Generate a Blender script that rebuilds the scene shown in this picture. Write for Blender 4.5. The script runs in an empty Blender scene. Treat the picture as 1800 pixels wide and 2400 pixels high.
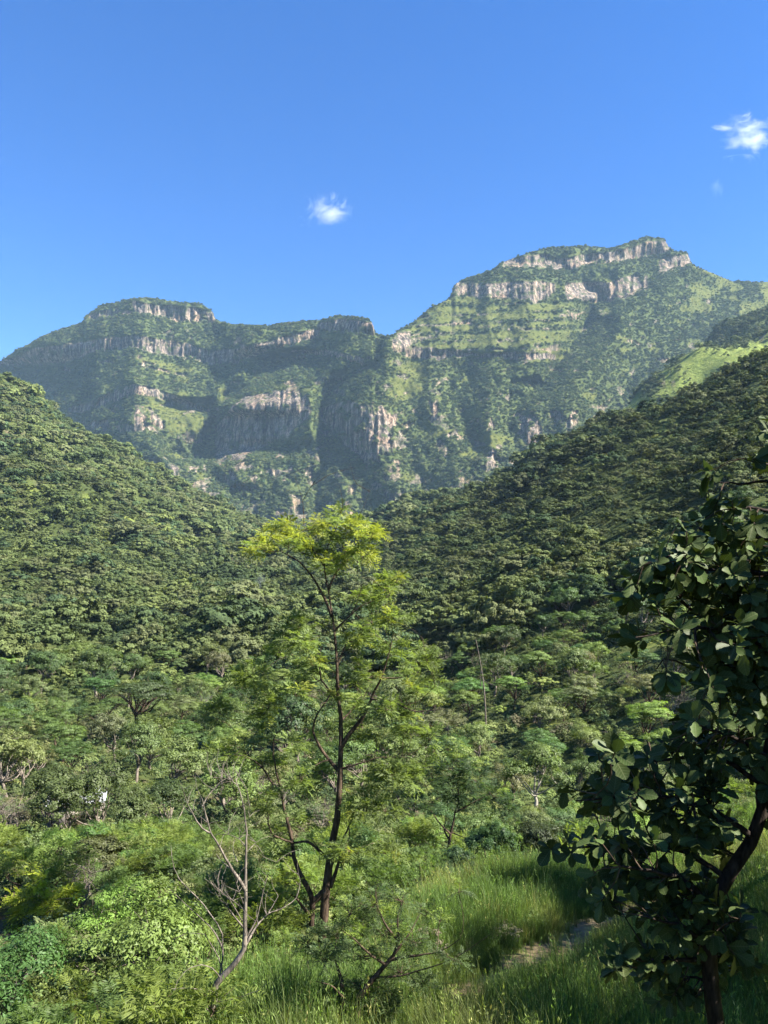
import bpy, math, random
import numpy as np
from mathutils import Matrix, Vector

C = bpy.context.scene
COL = C.collection
rng = np.random.default_rng(11)
R = math.radians

# ------------------------------------------------------------------ camera, world, sun, exposure
F = 1800.0            # the photograph's width in its own pixels = focal length in those pixels
YH = 1345.0           # row of the true horizon in the photograph
cam_d = bpy.data.cameras.new("camera")
cam = bpy.data.objects.new("camera", cam_d); COL.objects.link(cam)
cam_d.sensor_fit = 'HORIZONTAL'; cam_d.sensor_width = 36; cam_d.lens = 36
cam_d.shift_y = (YH - 1200) / 1800.0
cam_d.clip_start = 0.1; cam_d.clip_end = 60000
cam.location = (0, 0, 0); cam.rotation_euler = (R(90), 0, 0)
C.camera = cam

SUN_AZ = R(107)       # clockwise from the view direction (+y): right and a little behind the camera
SUN_EL = R(45)
HAZE = 0.000043
world = bpy.data.worlds.new("World"); C.world = world; world.use_nodes = True
wn = world.node_tree.nodes; wl = world.node_tree.links
bg = wn["Background"]
sky = wn.new("ShaderNodeTexSky"); sky.sky_type = 'NISHITA'; sky.sun_disc = False
sky.sun_elevation = SUN_EL; sky.sun_rotation = SUN_AZ
sky.altitude = 1200; sky.air_density = 1.0; sky.dust_density = 0.15; sky.ozone_density = 3.2
hsv = wn.new("ShaderNodeHueSaturation"); hsv.inputs['Saturation'].default_value = 1.33
hsv.inputs['Value'].default_value = 1.0; hsv.inputs['Hue'].default_value = 0.511
wl.new(sky.outputs[0], hsv.inputs['Color']); wl.new(hsv.outputs[0], bg.inputs[0])
bg.inputs[1].default_value = 0.062
sun_d = bpy.data.lights.new("sun", 'SUN'); sun_d.energy = 4.9; sun_d.angle = R(0.53); sun_d.color = (1.0, 0.94, 0.84)
sun = bpy.data.objects.new("sun", sun_d); COL.objects.link(sun)
sdir = Vector((math.sin(SUN_AZ) * math.cos(SUN_EL), math.cos(SUN_AZ) * math.cos(SUN_EL), math.sin(SUN_EL)))
sun.rotation_euler = sdir.to_track_quat('Z', 'Y').to_euler()
C.view_settings.view_transform = 'Standard'; C.view_settings.look = 'None'
C.view_settings.gamma = 1.0; C.view_settings.use_curve_mapping = False
C.view_settings.exposure = 2.1
cy = C.cycles
cy.max_bounces = 5; cy.diffuse_bounces = 3; cy.glossy_bounces = 1; cy.transmission_bounces = 3
cy.transparent_max_bounces = 4; cy.volume_bounces = 1
cy.use_denoising = True
try:
    cy.denoiser = 'OPENIMAGEDENOISE'; cy.denoising_input_passes = 'RGB_ALBEDO_NORMAL'; cy.denoising_prefilter = 'ACCURATE'
except Exception:
    pass
cy.caustics_reflective = False; cy.caustics_refractive = False
cy.sample_clamp_indirect = 4.0
cy.volume_step_rate = 1.0; cy.volume_max_steps = 128

# ------------------------------------------------------------------ helpers
def fade(t): return t * t * t * (t * (t * 6 - 15) + 10)
_perm = np.random.default_rng(5).permutation(512).astype(np.int64)
_perm = np.concatenate([_perm, _perm, _perm])
_grad = np.random.default_rng(6).normal(size=(512, 3)); _grad /= np.linalg.norm(_grad, axis=1)[:, None]
def pnoise(x, y, z=0.0):
    x, y, z = np.broadcast_arrays(np.asarray(x, float), np.asarray(y, float), np.asarray(z, float))
    xi = np.floor(x).astype(np.int64); yi = np.floor(y).astype(np.int64); zi = np.floor(z).astype(np.int64)
    xf = x - xi; yf = y - yi; zf = z - zi
    u, v, w = fade(xf), fade(yf), fade(zf)
    xi &= 511; yi &= 511; zi &= 511
    def g(a, b, c):
        h = _perm[_perm[_perm[(xi + a) & 511] + ((yi + b) & 511)] + ((zi + c) & 511)]
        G = _grad[h]
        return G[..., 0] * (xf - a) + G[..., 1] * (yf - b) + G[..., 2] * (zf - c)
    x1 = g(0,0,0)*(1-u)+g(1,0,0)*u; x2 = g(0,1,0)*(1-u)+g(1,1,0)*u
    x3 = g(0,0,1)*(1-u)+g(1,0,1)*u; x4 = g(0,1,1)*(1-u)+g(1,1,1)*u
    return 1.6 * ((x1*(1-v)+x2*v)*(1-w) + (x3*(1-v)+x4*v)*w)
def fbm(x, y, z=0.0, oct=4, gain=0.5):
    s = 0; a = 1.0; f = 1.0
    for i in range(oct):
        s = s + a * pnoise(np.asarray(x) * f + 17.3 * i, np.asarray(y) * f - 9.1 * i, np.asarray(z) * f + 4.7 * i); a *= gain; f *= 2.03
    return s
def ridged(x, y, z=0.0, oct=4, gain=0.55):
    s = 0; a = 1.0; f = 1.0
    for i in range(oct):
        s = s + a * (1 - 2 * np.abs(pnoise(np.asarray(x) * f + 31 * i, np.asarray(y) * f + 7 * i, np.asarray(z) * f)) * 1.2); a *= gain; f *= 2.05
    return s
def smooth(a, b, x):
    t = np.clip((np.asarray(x, float) - a) / (b - a), 0, 1); return t * t * (3 - 2 * t)
def blur(a, s, axis):
    n = int(max(1, 3 * s)); k = np.exp(-0.5 * (np.arange(-n, n + 1) / s) ** 2); k /= k.sum()
    p = [(0, 0)] * a.ndim; p[axis] = (n, n)
    b = np.pad(a, p, mode='edge')
    return np.apply_along_axis(lambda m: np.convolve(m, k, mode='valid'), axis, b)
def nrm(a): return a / np.maximum(np.linalg.norm(a, axis=-1, keepdims=True), 1e-9)

def tag(o, label=None, cat=None, group=None, kind=None):
    if label: o['label'] = label
    if cat: o['category'] = cat
    if group: o['group'] = group
    if kind: o['kind'] = kind
    return o
def empty(name, loc=(0, 0, 0), rz=0.0):
    o = bpy.data.objects.new(name, None); COL.objects.link(o); o.location = loc; o.rotation_euler = (0, 0, rz)
    o.empty_display_size = 0.3
    return o
def link(name, me, parent=None):
    o = bpy.data.objects.new(name, me); COL.objects.link(o)
    if parent is not None: o.parent = parent
    return o

def mesh_quads(name, v, q, mat=None, fattr=None, vattr=None, smooth_=False):
    """v (n,3), q (m,4); fattr: per-face float attributes, vattr: per-vertex floats (n,) or colours (n,4)"""
    me = bpy.data.meshes.new(name)
    v = np.ascontiguousarray(v, np.float32); q = np.ascontiguousarray(q, np.int32)
    me.vertices.add(len(v)); me.vertices.foreach_set('co', v.ravel())
    me.loops.add(q.size); me.loops.foreach_set('vertex_index', q.ravel())
    me.polygons.add(len(q)); me.polygons.foreach_set('loop_start', np.arange(0, q.size, 4, dtype=np.int32))
    if smooth_: me.polygons.foreach_set('use_smooth', np.ones(len(q), bool))
    me.update(calc_edges=True)
    for k, a in (fattr or {}).items():
        at = me.attributes.new(k, 'FLOAT', 'FACE'); at.data.foreach_set('value', np.ascontiguousarray(a, np.float32))
    for k, a in (vattr or {}).items():
        a = np.ascontiguousarray(a, np.float32)
        if a.ndim == 1:
            at = me.attributes.new(k, 'FLOAT', 'POINT'); at.data.foreach_set('value', a)
        elif a.shape[1] == 4:
            at = me.attributes.new(k, 'FLOAT_COLOR', 'POINT'); at.data.foreach_set('color', a.ravel())
        else:
            at = me.attributes.new(k, 'FLOAT_VECTOR', 'POINT'); at.data.foreach_set('vector', a.ravel())
    if mat: me.materials.append(mat)
    me.validate()
    return me

class QB:
    """collects quads"""
    def __init__(s): s.v = []; s.q = []; s.a = []; s.n = 0
    def add(s, v, q, a=None):
        v = np.asarray(v, float); q = np.asarray(q, int)
        s.v.append(v); s.q.append(q + s.n); s.n += len(v)
        s.a.append(np.ones(len(q)) if a is None else np.broadcast_to(np.asarray(a, float), (len(q),)))
    def tube(s, pts, rad, sides=6):
        pts = np.asarray(pts, float); rad = np.asarray(rad, float); n = len(pts)
        t = np.gradient(pts, axis=0); t = nrm(t)
        ref = np.array([0.13, 0.2, 0.97]) if abs(t[0][2]) < 0.9 else np.array([0.95, 0.3, 0.05])
        b = nrm(np.cross(t, ref)); c = np.cross(b, t)
        ang = np.arange(sides) * 2 * np.pi / sides
        V = pts[:, None, :] + rad[:, None, None] * (np.cos(ang)[None, :, None] * b[:, None, :] + np.sin(ang)[None, :, None] * c[:, None, :])
        i = np.arange(n - 1)[:, None]; j = np.arange(sides)[None, :]; j2 = (j + 1) % sides
        Q = np.stack([i * sides + j, i * sides + j2, (i + 1) * sides + j2, (i + 1) * sides + j], -1).reshape(-1, 4)
        s.add(V.reshape(-1, 3), Q)
    def leaves(s, P, d, n, l, w, a=None):
        """diamond leaves: base P, along d, facing n"""
        P = np.asarray(P); d = nrm(np.asarray(d)); side = nrm(np.cross(d, n)); up = np.cross(side, d)
        l = np.broadcast_to(np.asarray(l, float), (len(P),))[:, None]; w = np.broadcast_to(np.asarray(w, float), (len(P),))[:, None]
        V = np.stack([P, P + d * l * .5 + side * w * .5, P + d * l - up * l * .12, P + d * l * .5 - side * w * .5], 1)
        q = np.arange(len(P) * 4).reshape(-1, 4)
        s.add(V.reshape(-1, 3), q, a)
    def box(s, x0, x1, y0, y1, z0, z1):
        V = [(x, y, z) for z in (z0, z1) for y in (y0, y1) for x in (x0, x1)]
        s.add(V, [(0, 2, 3, 1), (4, 5, 7, 6), (0, 1, 5, 4), (1, 3, 7, 5), (3, 2, 6, 7), (2, 0, 4, 6)])
    def mesh(s, name, mat, smooth_=False):
        v = np.concatenate(s.v); q = np.concatenate(s.q); a = np.concatenate(s.a)
        return mesh_quads(name, v, q, mat, {'shade': a}, smooth_=smooth_)

def px(X, Y, D):
    """the point at depth D that the photograph shows at pixel X, Y (1800 x 2400)"""
    return np.array([(X - 900) / F * D, D, (YH - Y) / F * D])
DS = 1800 / 1659.0     # the traced figures below were read off a 1659-wide view

# ------------------------------------------------------------------ materials
def new_mat(name):
    m = bpy.data.materials.new(name); m.use_nodes = True
    nt = m.node_tree; nt.nodes.clear()
    out = nt.nodes.new('ShaderNodeOutputMaterial')
    return m, nt, out
def N(nt, t, **kw):
    n = nt.nodes.new(t)
    for k, v in kw.items():
        if k in n.inputs.keys(): n.inputs[k].default_value = v
        else: setattr(n, k, v)
    return n
def mixrgb(nt, fac, a, b, mode='MIX'):
    n = nt.nodes.new('ShaderNodeMix'); n.data_type = 'RGBA'; n.blend_type = mode
    for sock, val in ((n.inputs[0], fac), (n.inputs[6], a), (n.inputs[7], b)):
        if hasattr(val, 'is_output'): nt.links.new(val, sock)
        else: sock.default_value = val if not isinstance(val, tuple) else (val + (1,))[:4]
    return n.outputs[2]
def ramp(nt, src, stops):
    r = nt.nodes.new('ShaderNodeValToRGB'); nt.links.new(src, r.inputs[0])
    e = r.color_ramp.elements
    while len(e) < len(stops): e.new(0.5)
    for i, (p, c) in enumerate(stops):
        e[i].position = p; e[i].color = (c + (1,))[:4] if isinstance(c, tuple) else (c, c, c, 1)
    return r.outputs[0]
def noise(nt, scale, detail=4, rough=.55, vec=None, dim='3D'):
    n = nt.nodes.new('ShaderNodeTexNoise'); n.inputs['Scale'].default_value = scale
    n.inputs['Detail'].default_value = detail; n.inputs['Roughness'].default_value = rough
    if vec is not None: nt.links.new(vec, n.inputs['Vector'])
    return n.outputs['Fac']
def attr(nt, name, kind='GEOMETRY'):
    n = nt.nodes.new('ShaderNodeAttribute'); n.attribute_type = kind; n.attribute_name = name; return n

def leaf_material(name, transl=0.34, gloss=0.25, rough=0.5):
    """foliage: the colour comes from the plant's own tint, varied leaf by leaf"""
    m, nt, out = new_mat(name)
    t = attr(nt, 'tint', 'INSTANCER'); s = attr(nt, 'shade')
    sc = nt.nodes.new('ShaderNodeVectorMath'); sc.operation = 'SCALE'
    nt.links.new(t.outputs['Color'], sc.inputs[0]); nt.links.new(s.outputs['Fac'], sc.inputs['Scale'])
    p = N(nt, 'ShaderNodeBsdfPrincipled'); p.inputs['Roughness'].default_value = rough
    p.inputs['Specular IOR Level'].default_value = gloss
    nt.links.new(sc.outputs[0], p.inputs['Base Color'])
    tr = N(nt, 'ShaderNodeBsdfTranslucent')
    tc = mixrgb(nt, 1.0, sc.outputs[0], (1.25, 1.3, 0.55), 'MULTIPLY')
    nt.links.new(tc, tr.inputs['Color'])
    mx = N(nt, 'ShaderNodeMixShader'); mx.inputs[0].default_value = transl
    nt.links.new(p.outputs[0], mx.inputs[1]); nt.links.new(tr.outputs[0], mx.inputs[2])
    nt.links.new(mx.outputs[0], out.inputs[0])
    return m
def veined(m):
    """midrib, side veins and brown spots on a big leaf"""
    nt = m.node_tree; p = next(n for n in nt.nodes if n.type == 'BSDF_PRINCIPLED'); src = p.inputs['Base Color'].links[0].from_socket
    u = attr(nt, 'leafuv'); sx = N(nt, 'ShaderNodeSeparateXYZ'); nt.links.new(u.outputs['Vector'], sx.inputs[0])
    ab = N(nt, 'ShaderNodeMath', operation='ABSOLUTE'); nt.links.new(sx.outputs[0], ab.inputs[0])
    rib = ramp(nt, ab.outputs[0], [(.0, 1.0), (.022, 0.0)])
    k = N(nt, 'ShaderNodeMath', operation='MULTIPLY_ADD'); k.inputs[1].default_value = -.75; nt.links.new(ab.outputs[0], k.inputs[0]); nt.links.new(sx.outputs[1], k.inputs[2])
    w = N(nt, 'ShaderNodeMath', operation='MULTIPLY'); w.inputs[1].default_value = 52.0; nt.links.new(k.outputs[0], w.inputs[0])
    sn = N(nt, 'ShaderNodeMath', operation='SINE'); nt.links.new(w.outputs[0], sn.inputs[0])
    side = ramp(nt, sn.outputs[0], [(.78, 0.0), (.98, .55)])
    mxv = N(nt, 'ShaderNodeMath', operation='MAXIMUM'); nt.links.new(rib, mxv.inputs[0]); nt.links.new(side, mxv.inputs[1])
    vein = mixrgb(nt, mxv.outputs[0], src, (.115, .135, .06))
    spots = ramp(nt, noise(nt, 9, 4, .6), [(.62, 0.0), (.70, .8)])
    c = mixrgb(nt, spots, vein, (.075, .058, .025))
    nt.links.new(c, p.inputs['Base Color'])
def bark_material(name, dark, light, scale=14.0):
    m, nt, out = new_mat(name)
    co = N(nt, 'ShaderNodeTexCoord'); mp = N(nt, 'ShaderNodeMapping'); mp.inputs['Scale'].default_value = (1, 1, 0.25)
    nt.links.new(co.outputs['Object'], mp.inputs[0])
    f = noise(nt, scale, 5, .6, mp.outputs[0])
    c = ramp(nt, f, [(0.35, dark), (0.68, light)])
    p = N(nt, 'ShaderNodeBsdfPrincipled'); p.inputs['Roughness'].default_value = .9; p.inputs['Specular IOR Level'].default_value = .1
    nt.links.new(c, p.inputs['Base Color'])
    b = N(nt, 'ShaderNodeBump'); b.inputs['Strength'].default_value = .6; b.inputs['Distance'].default_value = .03
    nt.links.new(f, b.inputs['Height']); nt.links.new(b.outputs[0], p.inputs['Normal'])
    nt.links.new(p.outputs[0], out.inputs[0])
    return m

M_LEAF = leaf_material('leaf')
M_FAR = leaf_material('canopy', 0.2, 0.1, 0.7)
M_FROND = leaf_material('frond', 0.5, 0.2, 0.5)
M_OAK = leaf_material('oak_leaf', 0.14, 0.12, 0.5)
veined(M_OAK)
M_GRASS = leaf_material('grass_blade', 0.45, 0.2, 0.5)
M_BARK = bark_material('dark_bark', (.022, .016, .012), (.12, .085, .06))
M_GREY = bark_material('grey_bark', (.09, .075, .06), (.26, .22, .18))
M_OAKBARK = bark_material('oak_bark', (.010, .008, .007), (.052, .040, .032), 22)
M_DEAD = bark_material('dead_wood', (.050, .043, .037), (.25, .212, .172), 14)
M_PALE = bark_material('pale_bark', (.16, .145, .12), (.46, .43, .37), 7)

def land_material(name, far, gm=(.8, .86, .85)):
    """soil, grass and rock by the 'land' colour (r rock, g grass, b bare soil)"""
    m, nt, out = new_mat(name)
    at = attr(nt, 'land'); sep = N(nt, 'ShaderNodeSeparateColor'); nt.links.new(at.outputs['Color'], sep.inputs[0])
    geo = N(nt, 'ShaderNodeNewGeometry'); pos = geo.outputs['Position']
    k = 1.0 if not far else 0.12
    # under the trees: leaf mould and herbs
    base = ramp(nt, noise(nt, .9 * k, 5, .6, pos), [(.3, (.030, .036, .014)), (.5, (.055, .075, .024)), (.72, (.085, .095, .036))])
    grass = ramp(nt, noise(nt, .5 * k, 6, .65, pos), [(.28, (.085, .110, .026)), (.48, (.16, .19, .045)), (.62, (.20, .22, .055)), (.78, (.26, .22, .075))])
    soil = ramp(nt, noise(nt, 2.5 * k, 5, .6, pos), [(.3, (.10, .070, .045)), (.7, (.24, .165, .115))])
    if far: grass = mixrgb(nt, 1.0, grass, gm, 'MULTIPLY')
    c = mixrgb(nt, sep.outputs[1], base, grass)
    c = mixrgb(nt, sep.outputs[2], c, soil)
    if far:
        mp = N(nt, 'ShaderNodeMapping'); mp.inputs['Scale'].default_value = (1, 1, .16); nt.links.new(pos, mp.inputs[0])
        streak = noise(nt, .10, 6, .66, mp.outputs[0])
        patch = noise(nt, .017, 4, .55, pos)
        rk = ramp(nt, streak, [(.36, (.035, .034, .032)), (.45, (.10, .09, .08)), (.53, (.24, .20, .165)), (.64, (.36, .31, .255))])
        rk2 = ramp(nt, patch, [(.35, (.72, .72, .74)), (.5, (1, .95, .9)), (.66, (1.2, 1.0, .84))])
        rk = mixrgb(nt, 1.0, rk, rk2, 'MULTIPLY')
        mp2 = N(nt, 'ShaderNodeMapping'); mp2.inputs['Scale'].default_value = (1, 1, .07); nt.links.new(pos, mp2.inputs[0])
        crack = ramp(nt, noise(nt, .17, 4, .6, mp2.outputs[0]), [(.455, (1, 1, 1)), (.492, (.22, .21, .2)), (.508, (.22, .21, .2)), (.545, (1, 1, 1))])
        rk = mixrgb(nt, .85, rk, crack, 'MULTIPLY')
        mp3 = N(nt, 'ShaderNodeMapping'); mp3.inputs['Scale'].default_value = (.06, .06, 1); nt.links.new(pos, mp3.inputs[0])
        strata = ramp(nt, noise(nt, .14, 3, .6, mp3.outputs[0]), [(.40, (.62, .6, .58)), (.5, (1, 1, 1))])
        rk = mixrgb(nt, .7, rk, strata, 'MULTIPLY')
        # moss and shrubs caught on ledges
        led = ramp(nt, noise(nt, .05, 5, .65, pos), [(.53, 0.0), (.62, 1.0)])
        rk = mixrgb(nt, led, rk, (.06, .075, .032))
        c = mixrgb(nt, sep.outputs[0], c, rk)
    p = N(nt, 'ShaderNodeBsdfPrincipled'); p.inputs['Roughness'].default_value = .95; p.inputs['Specular IOR Level'].default_value = .05
    nt.links.new(c, p.inputs['Base Color'])
    b = N(nt, 'ShaderNodeBump'); b.inputs['Strength'].default_value = .8; b.inputs['Distance'].default_value = .12 if not far else 5.0
    nt.links.new(noise(nt, 3.0 if not far else .16, 6, .65, pos), b.inputs['Height']); nt.links.new(b.outputs[0], p.inputs['Normal'])
    nt.links.new(p.outputs[0], out.inputs[0])
    return m
M_GROUND = land_material('ground_cover', False)
M_HILL = land_material('hill_cover', True)
M_MOUNT = land_material('mountain_cover', True, (.47, .46, .50))

# ------------------------------------------------------------------ the ground sheet: valley, both near hills and the ridges on the right
KD = np.array([1, 3, 8, 12, 16, 20, 25, 30, 40, 55, 75, 100, 140, 200, 280, 360, 450, 560, 700, 850, 1000, 1200, 1350, 1500, 1800, 2000, 2600, 4000, 9000.])
def prof(d):
    base = {1: -7.9, 3: -8, 8: -8.4, 12: -9, 16: -9.6, 20: -10.3, 25: -11.3, 30: -12.5, 40: -15.2, 55: -18.5, 75: -21, 100: -22.5, 140: -23, 200: -21,
            280: -17, 360: -13, 450: -8, 560: -2, 700: 6, 850: 18, 1000: 35, 1200: 45, 1350: 43, 1500: 40, 1800: 50, 2000: 60, 2600: 80, 4000: 80, 9000: 60}
    base.update(d); return [base[k] for k in KD]
KX = np.array([-900, 0, 300, 430, 590, 740, 870, 927, 1036, 1204, 1366, 1470, 1589, 1660, 1800, 2400, 3000.])
KZ = np.array([
    prof({200: -10, 280: 0, 360: 25, 450: 60, 560: 110, 700: 190, 850: 280, 1000: 345, 1200: 330, 1350: 270, 1500: 200, 1800: 120}),
    prof({200: -19, 280: -13, 360: 0, 450: 22, 560: 62, 700: 124, 850: 196, 1000: 245, 1200: 215, 1350: 170, 1500: 120, 1800: 70}),
    prof({360: -8, 450: 2, 560: 22, 700: 58, 850: 101, 1000: 139, 1200: 120, 1350: 90, 1500: 60}),
    prof({450: -4, 560: 8, 700: 32, 850: 64, 1000: 100, 1200: 105, 1350: 80, 1500: 55}),
    prof({560: -1, 700: 10, 850: 28, 1000: 52, 1200: 64, 1350: 55, 1500: 45}),
    prof({}),
    prof({450: -4, 560: 5, 700: 20, 850: 40, 1000: 53, 1200: 50}),
    prof({280: -14, 360: -7, 450: 3, 560: 16, 700: 36, 850: 56, 1000: 70, 1200: 60}),
    prof({200: -16, 280: -8, 360: 3, 450: 16, 560: 33, 700: 57, 850: 79, 1000: 93, 1200: 75, 1350: 60, 1500: 45}),
    prof({100: -20, 140: -16, 200: -8, 280: 4, 360: 18, 450: 36, 560: 60, 700: 85, 850: 104, 1000: 99, 1200: 90, 1350: 85, 1500: 80, 1800: 100}),
    prof({75: -20, 100: -17, 140: -11, 200: 0, 280: 16, 360: 34, 450: 57, 560: 80, 700: 104, 850: 115, 1000: 106, 1200: 196, 1350: 185, 1500: 150, 1800: 150, 2000: 150, 2600: 150}),
    prof({55: -17.5, 75: -17.5, 100: -15, 140: -8, 200: 6, 280: 26, 360: 48, 450: 74, 560: 97, 700: 121, 850: 116, 1000: 130, 1200: 258, 1350: 292, 1500: 270, 1800: 250, 2000: 240, 2600: 200}),
    prof({40: -14.5, 55: -16.5, 75: -15.5, 100: -12, 140: -4, 200: 12, 280: 35, 360: 59, 450: 87, 560: 109, 700: 132, 850: 125, 1000: 180, 1200: 312, 1350: 384, 1500: 365, 1800: 400, 2000: 400, 2600: 300}),
    prof({40: -14, 55: -15.5, 75: -14, 100: -10, 140: 0, 200: 17, 280: 42, 360: 68, 450: 98, 560: 117, 700: 139, 850: 128, 1000: 200, 1200: 335, 1350: 394, 1500: 400, 1800: 578, 2000: 550, 2600: 400}),
    prof({20: -10, 25: -10.6, 30: -11.3, 40: -13, 55: -14, 75: -12, 100: -8, 140: 4, 200: 24, 280: 54, 360: 85, 450: 118, 560: 136, 700: 148, 850: 136, 1000: 225, 1200: 345, 1350: 404, 1500: 450, 1800: 640, 2000: 630, 2600: 500}),
    prof({16: -9, 20: -9, 25: -9, 30: -9.5, 40: -10, 55: -10, 75: -8, 100: 0, 140: 14, 200: 40, 280: 80, 360: 120, 450: 160, 560: 200, 700: 225, 850: 240, 1000: 300, 1200: 420, 1350: 500, 1500: 600, 1800: 760, 2000: 780, 2600: 600}),
    prof({16: -8, 20: -8, 25: -8, 30: -8, 40: -7, 55: -5, 75: 0, 100: 10, 140: 28, 200: 60, 280: 105, 360: 150, 450: 195, 560: 240, 700: 270, 850: 280, 1000: 330, 1200: 430, 1350: 520, 1500: 620, 1800: 780, 2000: 800, 2600: 600}),
])
_ld = np.linspace(0, math.log(9000), 320)
_lx = np.linspace(-900, 3000, 391)
_tab = np.array([np.interp(_ld, np.log(KD), r) for r in KZ])
_tab = np.array([np.interp(_lx, KX, _tab[:, j]) for j in range(len(_ld))]).T
_tab = blur(_tab, 4.0, 0); _tab = blur(_tab, 1.4, 1)
def polar(x, y):
    r = np.hypot(x, y); D = np.maximum(y, 0.72 * r); D = np.maximum(D, 1.0)
    X = np.clip(900 + F * x / D, -900, 3000)
    return X, D
def gz(x, y, detail=True):
    x = np.asarray(x, float); y = np.asarray(y, float)
    X, D = polar(x, y)
    fx = np.clip((X + 900) / 10.0, 0, 389.999); fd = np.clip(np.log(D) / (_ld[1]), 0, 318.999)
    i = fx.astype(int); j = fd.astype(int); a = fx - i; b = fd - j
    z = _tab[i, j]*(1-a)*(1-b) + _tab[i+1, j]*a*(1-b) + _tab[i, j+1]*(1-a)*b + _tab[i+1, j+1]*a*b
    if detail:
        far = smooth(220, 700, D)
        z = z + far * (21 * (ridged(x / 210, y / 210, 3.3, 3) - .5) + 3 * fbm(x / 40, y / 40, 1.0, 2))
        z = z + (1 - far) * (0.5 * fbm(x / 14, y / 14, 2.0, 3) + .12 * fbm(x / 2.2, y / 2.2, 5, 2)) * smooth(3, 12, D)
    return z

# areas of the ground that carry no trees, as seen in the photograph
def blob(X, Y, cx, cy, rx, ry, rot=0.0):
    c, s = math.cos(rot), math.sin(rot)
    a = ((X - cx) * c + (Y - cy) * s) / rx; b = (-(X - cx) * s + (Y - cy) * c) / ry
    return 1 - np.sqrt(a * a + b * b)
def path_line(x, y):
    """distance to the worn path that crosses the grass bank"""
    P = [px(1090, 2395, 18.5), px(1180, 2330, 19.8), px(1270, 2265, 21.2), px(1350, 2200, 22.8), px(1430, 2140, 25), px(1540, 2085, 28)]
    P = np.array(P)[:, :2]
    best = np.full(np.shape(x), 1e9)
    for a, b in zip(P[:-1], P[1:]):
        d = b - a; t = np.clip(((x - a[0]) * d[0] + (y - a[1]) * d[1]) / (d @ d), 0, 1)
        best = np.minimum(best, np.hypot(x - a[0] - t * d[0], y - a[1] - t * d[1]))
    return best
def meadow(x, y, z):
    """light grass: meadows on the ridges at the right, clearings in the valley"""
    X, D = polar(x, y); Y = YH - F * z / D
    w = 22 * fbm(X / 60, Y / 30, 0.5, 3) + 14 * fbm(X / 14, Y / 7, 0.9, 2)
    m = np.full(X.shape, -1.0)
    far = (D > 1050) & (D < 1500)
    for b in ((1690, 845, 115, 42, -.05), (1650, 895, 100, 32, -.35), (1540, 915, 90, 22, -.65), (1440, 990, 70, 32, -.5), (1380, 1030, 50, 14, -.3), (1790, 815, 40, 30, -.3), (1500, 960, 30, 14, -.5)):
        m = np.where(far, np.maximum(m, blob(X + w, Y + w * .6, *b)), m)
    near = (D > 420) & (D < 900)
    for b in ((1560, 1005, 75, 17, -.4), (1690, 975, 70, 18, -.15), (1470, 1075, 80, 12, -.5), (1420, 1120, 60, 8, -.5), (1760, 915, 40, 10, -.3),
              (200, 1165, 50, 7, .25), (60, 1150, 40, 7, .1), (20, 1235, 40, 14, .5), (110, 1260, 44, 12, .6), (300, 1215, 30, 8, .6)):
        m = np.where(near, np.maximum(m, blob(X + w, Y + w * .6, *b)), m)
    v = (D > 60) & (D < 160)
    for b in ((1540, 1500, 60, 16, 0), (1480, 1535, 50, 14, 0), (1260, 1700, 60, 12, 0), (1230, 1545, 120, 10, -.1)):
        m = np.where(v, np.maximum(m, blob(X + w, Y + w * .6, *b)), m)
    return smooth(-.05, .25, m)
def bank(x, y):
    """the grass bank in the foreground"""
    X, D = polar(x, y)
    w = 1.6 * fbm(x / 5, y / 5, 9, 3)
    e = np.interp(X, [300, 420, 520, 700, 860, 960, 1100, 1300, 1500, 1700, 2200], [6, 12, 17.6, 18.2, 19, 24.5, 30.5, 33, 36, 38, 40])
    return smooth(1.2, -.8, D + w - e) * smooth(5, 9, D)

th = np.concatenate([np.linspace(-180, -36, 70, endpoint=False), np.linspace(-36, 36, 560, endpoint=False), np.linspace(36, 180, 71)])
rr = np.concatenate([[0.5], np.exp(np.linspace(math.log(2.0), math.log(3200), 400)), [3900, 4600, 5200]])
TH, RR = np.meshgrid(R(1) * th, rr, indexing='ij')
gx = RR * np.sin(TH); gy = RR * np.cos(TH); gzv = gz(gx, gy)
nt_, nr_ = gx.shape
idx = np.arange(nt_ * nr_).reshape(nt_, nr_)
q = np.stack([idx[:-1, :-1], idx[:-1, 1:], idx[1:, 1:], idx[1:, :-1]], -1).reshape(-1, 4)
gX, gD = polar(gx, gy)
g_mead = meadow(gx, gy, gzv) * (gy > 0)
g_bank = bank(gx, gy) * (gy > -5)
g_path = smooth(1.3, .5, path_line(gx, gy) + .5 * fbm(gx / 1.2, gy / 1.2, 4, 3))
soil = np.maximum(g_path * .8, smooth(.42, .62, fbm(gx / 9, gy / 9, 8.8, 4)) * (gD < 110) * .5 * (1 - g_bank))
for (X_, Y_, D_, r_) in ((1025, 1592, 95, 2.2), (75, 2030, 36, 1.3), (340, 2100, 31, 1.1), (660, 1935, 42, .9), (20, 2120, 30, .8)):
    p_ = px(X_, Y_, D_); soil = np.maximum(soil, smooth(1.3, .6, np.hypot(gx - p_[0], (gy - p_[1]) * .5) / r_ + .4 * fbm(gx / 1.5, gy / 1.5, 3, 3)))
g_rock = smooth(.62, .8, fbm(gx / 60, gy / 60, gzv / 25, 4)) * (gD > 500) * .8
land = np.stack([g_rock, np.maximum(g_mead, g_bank * .8), soil, np.ones_like(soil)], -1).reshape(-1, 4)
me = mesh_quads('ground', np.stack([gx, gy, gzv], -1).reshape(-1, 3), q[:, ::-1], M_HILL, vattr={'land': land}, smooth_=True)
me.materials.append(M_GROUND)
pi = (gD[:-1, :-1] < 200).reshape(-1).astype(np.int32)
me.polygons.foreach_set('material_index', pi)
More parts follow.
